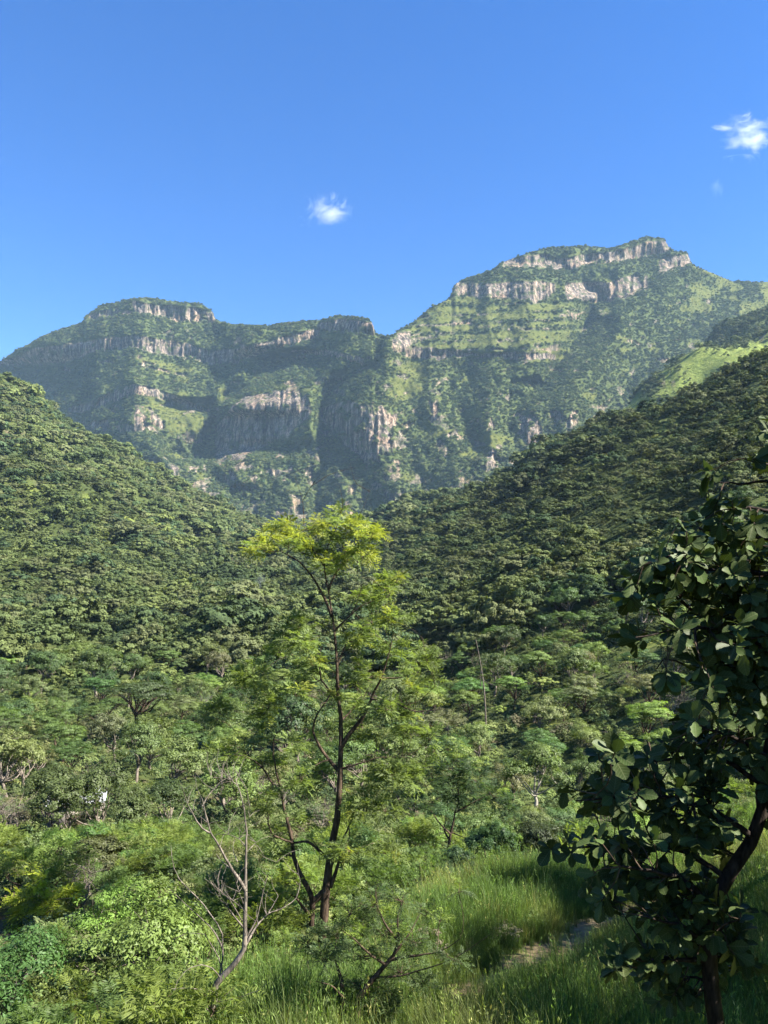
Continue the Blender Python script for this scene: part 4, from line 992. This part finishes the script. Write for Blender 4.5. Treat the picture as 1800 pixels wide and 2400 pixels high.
for k, (pl, r0, r1, dz) in enumerate(oak_limbs):
    pl = np.array(pl, float); m = 2 * len(pl) + 2
    s = np.concatenate([[0], np.cumsum(np.hypot(*np.diff(pl, axis=0).T))]); u = np.linspace(0, s[-1], m)
    pts = np.array([px(a_, b_, OD + dz * u_ / s[-1]) for a_, b_, u_ in zip(np.interp(u, s, pl[:, 0]), np.interp(u, s, pl[:, 1]), u)]) + ro.normal(0, .006, (m, 3))
    rad = np.linspace(r0, r1, m)
    if k == 0: pts = np.concatenate([[[base[0] - .05, base[1], base[2]], [base[0] - .02, base[1] + .02, (base[2] + pts[0][2]) / 2]], pts]); rad = np.concatenate([[.12, .08], rad])
    b = QB(); b.tube(pts - base, rad, 9 if k == 0 else 6)
    link('trunk' if k == 0 else 'branch', b.mesh('trunk' if k == 0 else 'branch', M_OAKBARK, True), oak)
    nodes += [(p, q_) for p, q_ in zip(pts, rad)]
NP = np.array([p for p, _ in nodes]); NR = np.array([q_ for _, q_ in nodes])
cl_all = [c + (0,) for c in oak_cl]
for k in range(46):      # the part of the crown beyond the frame
    cl_all.append((ro.uniform(1840, 2350), ro.uniform(950, 2150), 70, 60, 1))
tw = QB(); leafs = []
for (cx, cy, rx, ry, off_) in cl_all:
    area = rx * ry
    for k in range(max(1, int(round(area / 310)))):
        e_ = px(cx + 8 + ro.uniform(-.7, .7) * rx, cy + ro.uniform(-.75, .75) * ry, OD + ro.normal(0, .28) + (ro.uniform(-.9, .9) if off_ else 0))
        j = int(np.argmin(np.linalg.norm(NP - e_, axis=1) + .4 * np.abs(NP[:, 0] - e_[0] - .15)))
        pts = bend(NP[j], e_, ro, .08, 5)
        if not off_: tw.tube(pts - base, np.linspace(min(.008, NR[j] * .8), .0035, 5), 4)
        ax = nrm(nrm(e_ - pts[2]) + np.array([0, -.25, .25]))
        m = int(ro.integers(5, 9)) + (1 if area > 2500 else 0); az0 = ro.uniform(0, 6.28)
        ref = nrm(np.cross(ax, np.array([.2, .3, .9]))); ref2 = np.cross(ax, ref)
        for q_ in range(m):
            az = az0 + q_ * 2.4; open_ = ro.uniform(.5, 1.25)
            d = nrm(ax * math.cos(open_) + (ref * math.cos(az) + ref2 * math.sin(az)) * math.sin(open_) + np.array([0, 0, -.15]))
            up = nrm(ax * .7 + np.array([0, -.1, .6]) + ro.normal(0, .35, 3))
            L_ = ro.uniform(.085, .172) * (1 - .25 * (cy > 2280)); p0 = e_ - ax * ro.uniform(0, .10)
            leafs.append((p0, d, up, L_, int(ro.integers(0, 8)), off_ + (0 if -1 < cx < 1795 else 1)))
tag(link('twigs', tw.mesh('twigs', M_BARK), oak), kind='stuff')
ro.shuffle(leafs := list(leafs))
leafs.sort(key=lambda a_: (a_[5], a_[0][1] - 1.5 * a_[3]))
def leaf_frame(p, d, up, L_):
    d = nrm(d); sd = nrm(np.cross(d, up)); n_ = np.cross(sd, d)
    return np.stack([sd * L_, d * L_, n_ * L_], 1), p
rest = QB()
for k, (p, d, up, L_, v, off_) in enumerate(leafs):
    Mx, p0 = leaf_frame(p, d, up, L_)
    if k < 290:
        o = link('leaf', OAKM[v], oak)
        M4 = Matrix([list(Mx[0]) + [p0[0] - base[0]], list(Mx[1]) + [p0[1] - base[1]], list(Mx[2]) + [p0[2] - base[2]], [0, 0, 0, 1]])
        o.matrix_local = M4
        t = ro.uniform(.6, 1.5); o['tint'] = (.044 * t, .066 * t * ro.uniform(.92, 1.1), .019 * t)
    else:
        rest.add(OLV[v][0] @ Mx.T + p0 - base, OLV[v][1], ro.uniform(.75, 1.25))
rm = rest.mesh('leaves', M_OAK, True); leaf_uv(rm, np.concatenate([OLV[a_[4]][0] for a_ in leafs[290:]])); o = link('leaves', rm, oak); o['tint'] = (.044, .066, .019); o['kind'] = 'stuff'
Mx, p0 = leaf_frame(px(1385, 1768, OD - .1), np.array([.9, .1, -.3]), np.array([.2, -.6, .7]), .1)
o = link('leaf', OAKM[2], oak); o.matrix_local = Matrix([list(Mx[0]) + [p0[0] - base[0]], list(Mx[1]) + [p0[1] - base[1]], list(Mx[2]) + [p0[2] - base[2]], [0, 0, 0, 1]]); o['tint'] = (.34, .10, .045); o['label'] = 'withered orange leaf'
print('oak leaves', len(leafs))

# ------------------------------------------------------------------ countable trees and shrubs of the valley
def make_variant(kind, seed):
    r = np.random.default_rng(seed); b = QB(); t = QB()
    if kind == 'shade':
        R_ = 4.0; c = (0, 0, 4.5); lc, lr = crown_quads(b, r, 24000, c, R_, lobes=11, flat=.8, leaf=.030, aspect=.55, sub=16, clump_flat=.75, droop=.15)
    elif kind == 'broadleaf':
        R_ = 4.0; c = (0, 0, 4.2 + r.uniform(-.3, .6)); lc, lr = crown_quads(b, r, 6000, c, R_, lobes=int(r.integers(8, 12)), flat=r.uniform(.68, .9), leaf=.062, aspect=.5, sub=12, clump_flat=.75, droop=.15)
    elif kind == 'feathery':
        R_ = 4.0; c = (0, 0, 4.6 + r.uniform(-.3, .8)); lc, lr = crown_quads(b, r, 8000, c, R_, lobes=int(r.integers(9, 13)), flat=r.uniform(.55, .75), leaf=.075, aspect=.22, sub=13, clump_flat=.42, droop=.2)
    elif kind == 'umbrella':
        R_ = 5.2; c = (0, 0, 5.6); lc, lr = crown_quads(b, r, 8000, c, R_, lobes=14, flat=.26, leaf=.06, aspect=.28, sub=12, clump_flat=.4, lobe_r=(.22, .38))
    elif kind == 'bare':
        R_ = 3.0; c = (0, 0, 3.0); lc, lr = crown_quads(b, r, 420, c, R_, lobes=12, flat=.85, leaf=.05, aspect=.4, sub=6)
    elif kind == 'ferny':
        R_ = 1.5; c = (0, 0, 1.35); lc = rand_dir(9, r) * r.uniform(.3, .8, (9, 1)) * R_ * np.array([1, 1, .6]) + np.array(c); lr = np.full(9, .5)
        for h_ in lc:
            m = 34; P = h_ + r.normal(0, .24, (m, 3)) * np.array([1, 1, .6]); out = nrm(P - np.array([0, 0, .5])) * .8 + r.normal(0, .5, (m, 3)) * np.array([1, 1, .4])
            frond_quads(b, r, P, out, nrm(np.array([0, 0, 1.0]) + r.normal(0, .35, (m, 3))), r.uniform(.28, .5, m), 7, .12, .030, r.uniform(.75, 1.25))
    else:
        R_ = 1.5; c = (0, 0, 1.0); lc, lr = crown_quads(b, r, 6500, c, R_, lobes=int(r.integers(7, 10)), flat=r.uniform(.65, .95), leaf=.052, aspect=.42, sub=12, clump_flat=.75)
    tr = R_ * .045
    fork = np.array([r.normal(0, .08) * R_, r.normal(0, .08) * R_, c[2] * (.42 if kind != 'umbrella' else .55)])
    t.tube(np.concatenate([[[0, 0, -.5]], bend((0, 0, 0), fork, r, .06, 5)]), np.linspace(tr * 1.3, tr * .8, 6), 7)
    for k in range(len(lc)):
        t.tube(bend(fork + r.normal(0, .02, 3) * R_, lc[k] + np.array([0, 0, -.1 * R_]), r, .12, 6), np.linspace(tr * .55, tr * .12, 6), 5)
        for j in range(3 if kind != 'bare' else 9):
            e = lc[k] + rand_dir(1, r)[0] * lr[k] * (.9 if kind != 'bare' else 1.2)
            t.tube(bend(lc[k] + np.array([0, 0, -.1 * R_]), e, r, .12, 4), np.linspace(tr * .15, tr * .04, 4), 3)
    bark = {'shade': M_BARK, 'broadleaf': M_GREY, 'feathery': M_BARK, 'umbrella': M_BARK, 'bare': M_DEAD, 'shrub': M_GREY, 'ferny': M_BARK}[kind]
    return b.mesh('crown', M_LEAF if kind != 'ferny' else M_FROND), t.mesh('trunk', bark, True), R_
VAR = {k: [make_variant(k, 500 + 31 * i + h) for i in range(nv)] for h, (k, nv) in enumerate((('broadleaf', 7), ('feathery', 5), ('umbrella', 2), ('shrub', 6), ('bare', 2), ('ferny', 5), ('shade', 1)))}
PALE_TRUNK = []
NAMES = {'shade': ('broadleaf_tree', 'tree'), 'broadleaf': ('broadleaf_tree', 'tree'), 'feathery': ('feathery_tree', 'tree'), 'umbrella': ('umbrella_tree', 'tree'), 'shrub': ('shrub', 'shrub'), 'bare': ('dry_tree', 'tree'), 'ferny': ('feathery_shrub', 'shrub')}
GROUPS = {'shade': 'dark trees close to the viewpoint', 'broadleaf': 'broadleaf trees of the valley wood', 'feathery': 'feathery leaved trees of the valley wood', 'umbrella': 'flat topped umbrella trees', 'shrub': 'shrubs on the valley floor', 'bare': 'dry thinly leaved trees', 'ferny': 'feathery leaved shrubs in the foreground'}
def plant(kind, x, y, s, tint, r, label=None, sink=.1, bark=None, variant=None):
    cm, tm, R_ = VAR[kind][int(r.integers(len(VAR[kind]))) if variant is None else variant]
    o = empty(NAMES[kind][0], (x, y, float(gz(x, y)) - sink), r.uniform(0, 6.28)); o.scale = (s, s, s * r.uniform(.88, 1.12))
    c = link('crown', cm, o); c['tint'] = tuple(float(v) for v in tint); c['kind'] = 'stuff'
    t = link('trunk' if kind not in ('shrub', 'ferny') else 'stems', tm, o)
    if bark is not None:
        t.data = tm.copy(); t.data.materials.clear(); t.data.materials.append(bark)
    tag(o, label, NAMES[kind][1], GROUPS[kind]); return o
rp = np.random.default_rng(88)
placed = []     # x, y, radius
def reserve(X, Y, D, rad): p = px(X, Y, D); placed.append((p[0], p[1], rad)); return p
# named trees
p = reserve(330, 1700, 104, 7); plant('umbrella', p[0], p[1], 1.18, (.052, .076, .028), rp, 'broad flat umbrella tree with a dark fan of limbs under its canopy on the left', variant=0)
p = reserve(1020, 1330, 210, 7); plant('umbrella', (845 - 900) / F * 170, 170, 1.2, (.036, .062, .026), rp, 'dark layered umbrella tree directly behind the upper trunk of the tall acacia', variant=1)
p = reserve(1255, 1700, 62, 5); plant('broadleaf', p[0], p[1], .85, (.098, .140, .040), rp, 'light green tree with crooked white limbs showing through its crown', bark=M_PALE, variant=2)
p = reserve(52, 1760, 74, 4); plant('broadleaf', p[0], p[1], .8, (.10, .115, .042), rp, 'olive tree with a short white trunk showing near the edge of the picture', bark=M_GREY, variant=4)
p = reserve(225, 1560, 140, 7); plant('broadleaf', p[0], p[1], 1.5, (.078, .112, .034), rp, 'tall spreading tree with fan shaped pale limbs behind the umbrella tree', bark=M_GREY, variant=1)
p = reserve(985, 1600, 92, 3.4); plant('bare', p[0], p[1], .9, (.15, .13, .075), rp, 'brownish half dry tree beside the pink patch of bare soil')
for (X_, D_, s_, v_) in ((165, 47, .62, 0), (232, 49, .66, 3), (120, 50, .7, 5), (285, 46, .6, 6), (205, 52, .42, 1)):
    p = reserve(X_, 1900, D_, 2.2)
    HUTTREES = globals().setdefault('HUTTREES', []); HUTTREES.append((p[0], p[1], s_, v_))
for (h_, lab) in zip(HUTTREES, ('droopy leaved dark tree in front of the pale roof', 'dense tree hiding the far end of the pale roof', 'dark tree just left of the pale roof', 'dense leafy tree to the right of the pale roof', 'slim young tree before the hut door')):
    plant('broadleaf', h_[0], h_[1], h_[2], (.075, .100, .034), rp, lab, variant=h_[3])
p = reserve(15, 1880, 46, 3); plant('bare', p[0], p[1], .8, (.12, .12, .07), rp, 'grey leafless bush tree at the edge above the lime shrub')
p = reserve(200, 2170, 25.5, 1.4); plant('bare', p[0], p[1], .45, (.12, .11, .06), rp, 'brown dry twiggy shrub between the fern leaved sapling and the lime bush')
for (X_, D_, rad) in ((748, 22, 1.6), (502, 17, .8), (820, 14.5, 1.2), (57, 24, 1), (205, 19, 1.2), (1050, 38, 2.4), (1150, 31, 1.4), (1070, 30, 1.3), (1250, 36, 1.6), (240, 32, 1.7), (140, 34, 1), (330, 23, .8), (430, 27, 1), (1676, 6, 1)):
    placed.append(((X_ - 900) / F * D_, D_, rad))
PL = list(placed); cand = []
def sparse(x, y, rad, k=.66):
    for (a_, b_, c_) in PL:
        if (x - a_) ** 2 + (y - b_) ** 2 < (k * (rad + c_)) ** 2: return False
    return True
hut = px(190, 1868, 54)
def blocked(x, y, rad):
    """keep open: the grass bank, the soil patches, the sight lines to the hut and the near trees"""
    X = 900 + F * x / y
    if bank(np.array([x]), np.array([y]))[0] > .3 or path_line(np.array([x]), np.array([y]))[0] < 1.5 + rad: return True
    if 16.5 < y < 25.5 and X < 235 and rad > .4: return True
    if 25 < y < 29 and X < 90: return True
    if 50 < y < 60 and abs(X - 190) < 70 + 1800 * rad / y: return True
    for (X_, Y_, D_, r_) in ((1025, 1592, 95, 2.4), (75, 2030, 36, 1.0), (340, 2100, 31, .8), (660, 1935, 42, .8)):
        if abs(X - X_) < F * (r_ + rad) / D_ * .8 and D_ - 9 < y < D_ + 2: return True
    if meadow(np.array([x]), np.array([y]), gz(np.array([x]), np.array([y])))[0] > .3: return True
    return False
tries = 0
while len(cand) < 760 and tries < 40000:
    tries += 1
    y = math.sqrt(rp.uniform(20 ** 2, 175 ** 2)); X = rp.uniform(-160, 1960)
    if tries % 3 == 0: y = rp.uniform(19, 48)
    if tries % 9 == 1: y = rp.uniform(13.5, 19); X = rp.uniform(-60, 430)
    x = (X - 900) / F * y
    big = smooth(42, 85, y)
    u = rp.random()
    if u < .34 + .5 * (1 - big): kind, s = 'shrub', rp.uniform(.6, 1.35) * (1 + .5 * big)
    elif u < .62: kind, s = 'feathery', rp.uniform(.5, .8) * (.6 + .5 * big)
    elif u < .97: kind, s = 'broadleaf', rp.uniform(.55, 1.15) * (.55 + .45 * big)
    else: kind, s = 'bare', rp.uniform(.7, 1.1) * (.6 + .4 * big)
    if y < 30 and kind in ('broadleaf', 'feathery', 'bare'): kind, s = 'shrub', rp.uniform(.6, 1.1)
    if y < 46 and rp.random() < .55: kind, s = 'ferny', rp.uniform(.55, 1.15)
    if kind == 'broadleaf' and 1000 < X < 1500 and y < 90: s *= .7
    rad = {'ferny': 1.2, 'shrub': 1.5, 'feathery': 4, 'broadleaf': 4, 'bare': 2.6}[kind] * s
    if blocked(x, y, rad) or not sparse(x, y, rad, .62 if y > 60 else .58): continue
    if y > 120 and 1150 < X: tone_w = [4, 3, 2, 1, .6, 2, 0, .3]
    elif X > 950: tone_w = [.3, .6, 1.4, 2, 1.2, 1, 2.4, 1.3]
    else: tone_w = [1.2, 2, 2, 2, 1.4, 1.6, 1, .7]
    t = tones(1, rp, tone_w, 1.35 if (X > 950 and y < 125) else 1.2)[0] * np.array([1.0, 1.06, .9])
    if kind == 'ferny': t = np.array([(.13, .185, .045), (.17, .22, .05), (.10, .155, .045)])[int(rp.integers(3))] * rp.uniform(.85, 1.15)
    elif y < 45: t = t * np.array([1.0, 1.16, .85])
    if kind == 'feathery': t = t * np.array([1.0, 1.08, .95]) + np.array([.004, .006, 0])
    PL.append((x, y, rad)); cand.append((kind, x, y, s, t, rad / y))
print('candidates', len(cand), tries)
LAND = [('tall slender acacia', 760, 1650), ('leafless dry tree', 540, 2050), ('broad flat umbrella tree', 330, 1640), ('white roofed hut', 190, 1868), ('fern leaved sapling', 95, 2090), ('white limbed tree', 1255, 1640),
        ('leaning bare snag', 1127, 1535), ('pink patch of bare soil', 1025, 1592), ('spreading blue green acacia', 1060, 1850), ('big leaved oak', 1500, 1850), ('round dark bush', 1150, 1975), ('white trunked olive tree', 52, 1720), ('foot of the right hill', 1350, 1480), ('foot of the left hill', 200, 1500), ('edge of the far valley wood', 620, 1480)]
TENS = ('twenty ', 'thirty ', 'forty ', 'fifty ', 'sixty ')
ORD = ['', 'second ', 'third ', 'fourth ', 'fifth ', 'sixth ', 'seventh ', 'eighth ', 'ninth ', 'tenth ', 'eleventh ', 'twelfth ', 'thirteenth ', 'fourteenth ', 'fifteenth ', 'sixteenth ', 'seventeenth ', 'eighteenth ', 'nineteenth ', 'twentieth ']
for tn_, tv_ in zip(TENS, ('', 'thirtieth ', 'fortieth ', 'fiftieth ', 'sixtieth ')):
    if tv_: ORD.append(tv_)
    ORD += [tn_ + u_ for u_ in ('first ', 'second ', 'third ', 'fourth ', 'fifth ', 'sixth ', 'seventh ', 'eighth ', 'ninth ')]
def tone_word(t):
    if t[0] > t[1] * .93: return 'brownish olive'
    if t[1] > .125: return 'yellow green'
    if t[1] > .098: return 'light green'
    if t[1] > .074: return 'mid green'
    return 'dark green'
KW = {'ferny': 'feathery shrub', 'shrub': 'rounded shrub', 'feathery': 'feathery leaved tree', 'broadleaf': 'broadleaf tree', 'bare': 'thinly leaved dry tree'}
cand.sort(key=lambda c: -c[5])
ntree = 0; nshrub = 0; rows = []
for c in cand:
    X = 900 + F * c[1] / c[2]
    inv = -60 < X < 1860
    if c[0] in ('shrub', 'ferny') and nshrub < 230 and inv: nshrub += 1; rows.append(c)
    elif c[0] not in ('shrub', 'ferny') and ntree < 250 and inv: ntree += 1; rows.append(c)
rest_ = [c for c in cand if not any(c is q_ for q_ in rows)]
keyed = {}
for c in rows:
    kind, x, y, s, t, _ = c
    X = 900 + F * x / y; Y = YH - F * (float(gz(x, y)) + {'ferny': 1.3, 'shrub': 1, 'feathery': 4.6, 'broadleaf': 4.2, 'bare': 3}[kind] * s) / y
    dist = [math.hypot(X - a_[1], 1.4 * (Y - a_[2])) for a_ in LAND]; j = int(np.argmin(dist))
    keyed.setdefault((tone_word(t), KW[kind], LAND[j][0]), []).append((dist[j], c))
for (tw_, kw_, ln_), L_ in keyed.items():
    L_.sort(key=lambda a_: a_[0])
    for i, (_, c) in enumerate(L_):
        if len(L_) == 1: lab = '%s %s beside the %s' % (tw_, kw_, ln_)
        else: lab = '%s %s, %snearest to the %s' % (tw_, kw_, ORD[i], ln_)
        plant(c[0], c[1], c[2], c[3], c[4], rp, lab)
print('trees', ntree, 'shrubs', nshrub, 'rest', len(rest_))
# what is left between and behind them
if rest_:
    P = np.array([(c[1], c[2], 0) for c in rest_]); P[:, 2] = gz(P[:, 0], P[:, 1])
    s = np.array([c[3] * {'ferny': 1.3, 'shrub': 1.5, 'feathery': 3.9, 'broadleaf': 4, 'bare': 2}[c[0]] for c in rest_]); P[:, 2] += s * .4
    scatter_object('valley_wood', P, np.stack([s, s, s * .9], 1), np.array([c[4] for c in rest_]), MIDC, 8, 'smaller trees and shrubs filling the valley wood behind the single trees', seed=8)

# trees beside the camera, beyond the frame, that shade the oak and the grass
for (x, y, s, lab) in ((8.6, 1.6, 1.3, 'large dark tree beside the viewpoint shading the big leaved oak'), (11.6, 12.6, 1.2, 'dark tree on the slope beyond the big leaved oak'), (13.6, 17.6, 1.15, 'dark tree farther along the slope shading the grass bank'), (16.5, 23.5, 1.15, 'third dark tree along the slope at the top of the grass bank'), (6.6, -4.0, 1.35, 'tall tree behind the viewpoint')):
    plant('shade', x, y, s * 1.15, (.055, .08, .03), rp, lab)

# ------------------------------------------------------------------ hut, snag
hb = px(185, 1868, 56); hzb = float(gz(hb[0], hb[1]))
hut_o = empty('hut', (hb[0], hb[1], hzb - .2), R(14)); tag(hut_o, 'small hut with a pale sheet metal roof glimpsed between trees on the left', 'hut')
M_WALL, nt, out = new_mat('plaster'); p_ = N(nt, 'ShaderNodeBsdfPrincipled'); p_.inputs['Roughness'].default_value = .9
nt.links.new(ramp(nt, noise(nt, 3), [(.3, (.20, .17, .14)), (.7, (.32, .28, .24))]), p_.inputs['Base Color']); nt.links.new(p_.outputs[0], out.inputs[0])
M_ROOF, nt, out = new_mat('sheet_metal'); p_ = N(nt, 'ShaderNodeBsdfPrincipled'); p_.inputs['Roughness'].default_value = .45
nt.links.new(ramp(nt, noise(nt, 2), [(.3, (.36, .37, .39)), (.7, (.56, .57, .58))]), p_.inputs['Base Color']); nt.links.new(p_.outputs[0], out.inputs[0])
zt = max(2.2, hb[2] - hzb)
b = QB(); b.box(-1.7, 1.7, -1.2, 1.2, 0, zt); link('wall', b.mesh('wall', M_WALL), hut_o)
b = QB(); b.box(-.4, .4, -1.26, -1.203, .2, 1.95); link('door', b.mesh('door', M_BARK), hut_o)
xs = np.linspace(-2.0, 2.0, 61); zs = .025 * np.cos(np.arange(61) * np.pi)
for sgn in (-1, 1):
    V = np.concatenate([np.stack([xs, np.zeros(61), zt + .75 + zs], 1), np.stack([xs, np.full(61, sgn * 1.5), zt + .1 + zs], 1)])
    i = np.arange(60); b = QB(); b.add(V, np.stack([i, i + 1, i + 62, i + 61], 1)); link('roof', b.mesh('roof', M_ROOF), hut_o)
sb = px(1140, 1570, 96); sn = empty('snag', (sb[0], sb[1], float(gz(sb[0], sb[1])) - .2)); tag(sn, 'leaning bare snag poking above the brush beside the pink soil', 'dead tree')
top = px(1115, 1498, 95) - np.array(sn.location)
b = QB(); b.tube(bend((0, 0, 0), top, rp, .03, 7), np.linspace(.13, .035, 7), 6); link('trunk', b.mesh('trunk', M_DEAD, True), sn)
b = QB(); b.tube(bend(top * .55, top * .75 + np.array([.5, 0, .3]), rp, .1, 4), np.linspace(.05, .015, 4), 5); link('branch', b.mesh('branch', M_DEAD, True), sn)

# a thread of smoke rising from the far valley wood
sm, snt, sout = new_mat('smoke')
co = N(snt, 'ShaderNodeTexCoord'); ln = N(snt, 'ShaderNodeVectorMath', operation='LENGTH'); snt.links.new(co.outputs['Object'], ln.inputs[0])
mr = N(snt, 'ShaderNodeMapRange'); mr.inputs['From Min'].default_value = 1.0; mr.inputs['From Max'].default_value = .2; mr.inputs['To Max'].default_value = .035
mr.inputs['To Min'].default_value = 0.0
snt.links.new(ln.outputs['Value'], mr.inputs['Value'])
v = N(snt, 'ShaderNodeVolumePrincipled'); v.inputs['Color'].default_value = (.8, .85, .95, 1); snt.links.new(mr.outputs[0], v.inputs['Density']); snt.links.new(v.outputs[0], sout.inputs['Volume'])
b = QB(); b.box(-1, 1, -1, 1, -1, 1)
o = link('smoke', b.mesh('smoke', sm)); o.location = px(612, 1372, 330); o.scale = (2.6, 2.6, 6.5); tag(o, 'thin thread of bluish smoke rising from the valley wood', kind='stuff')
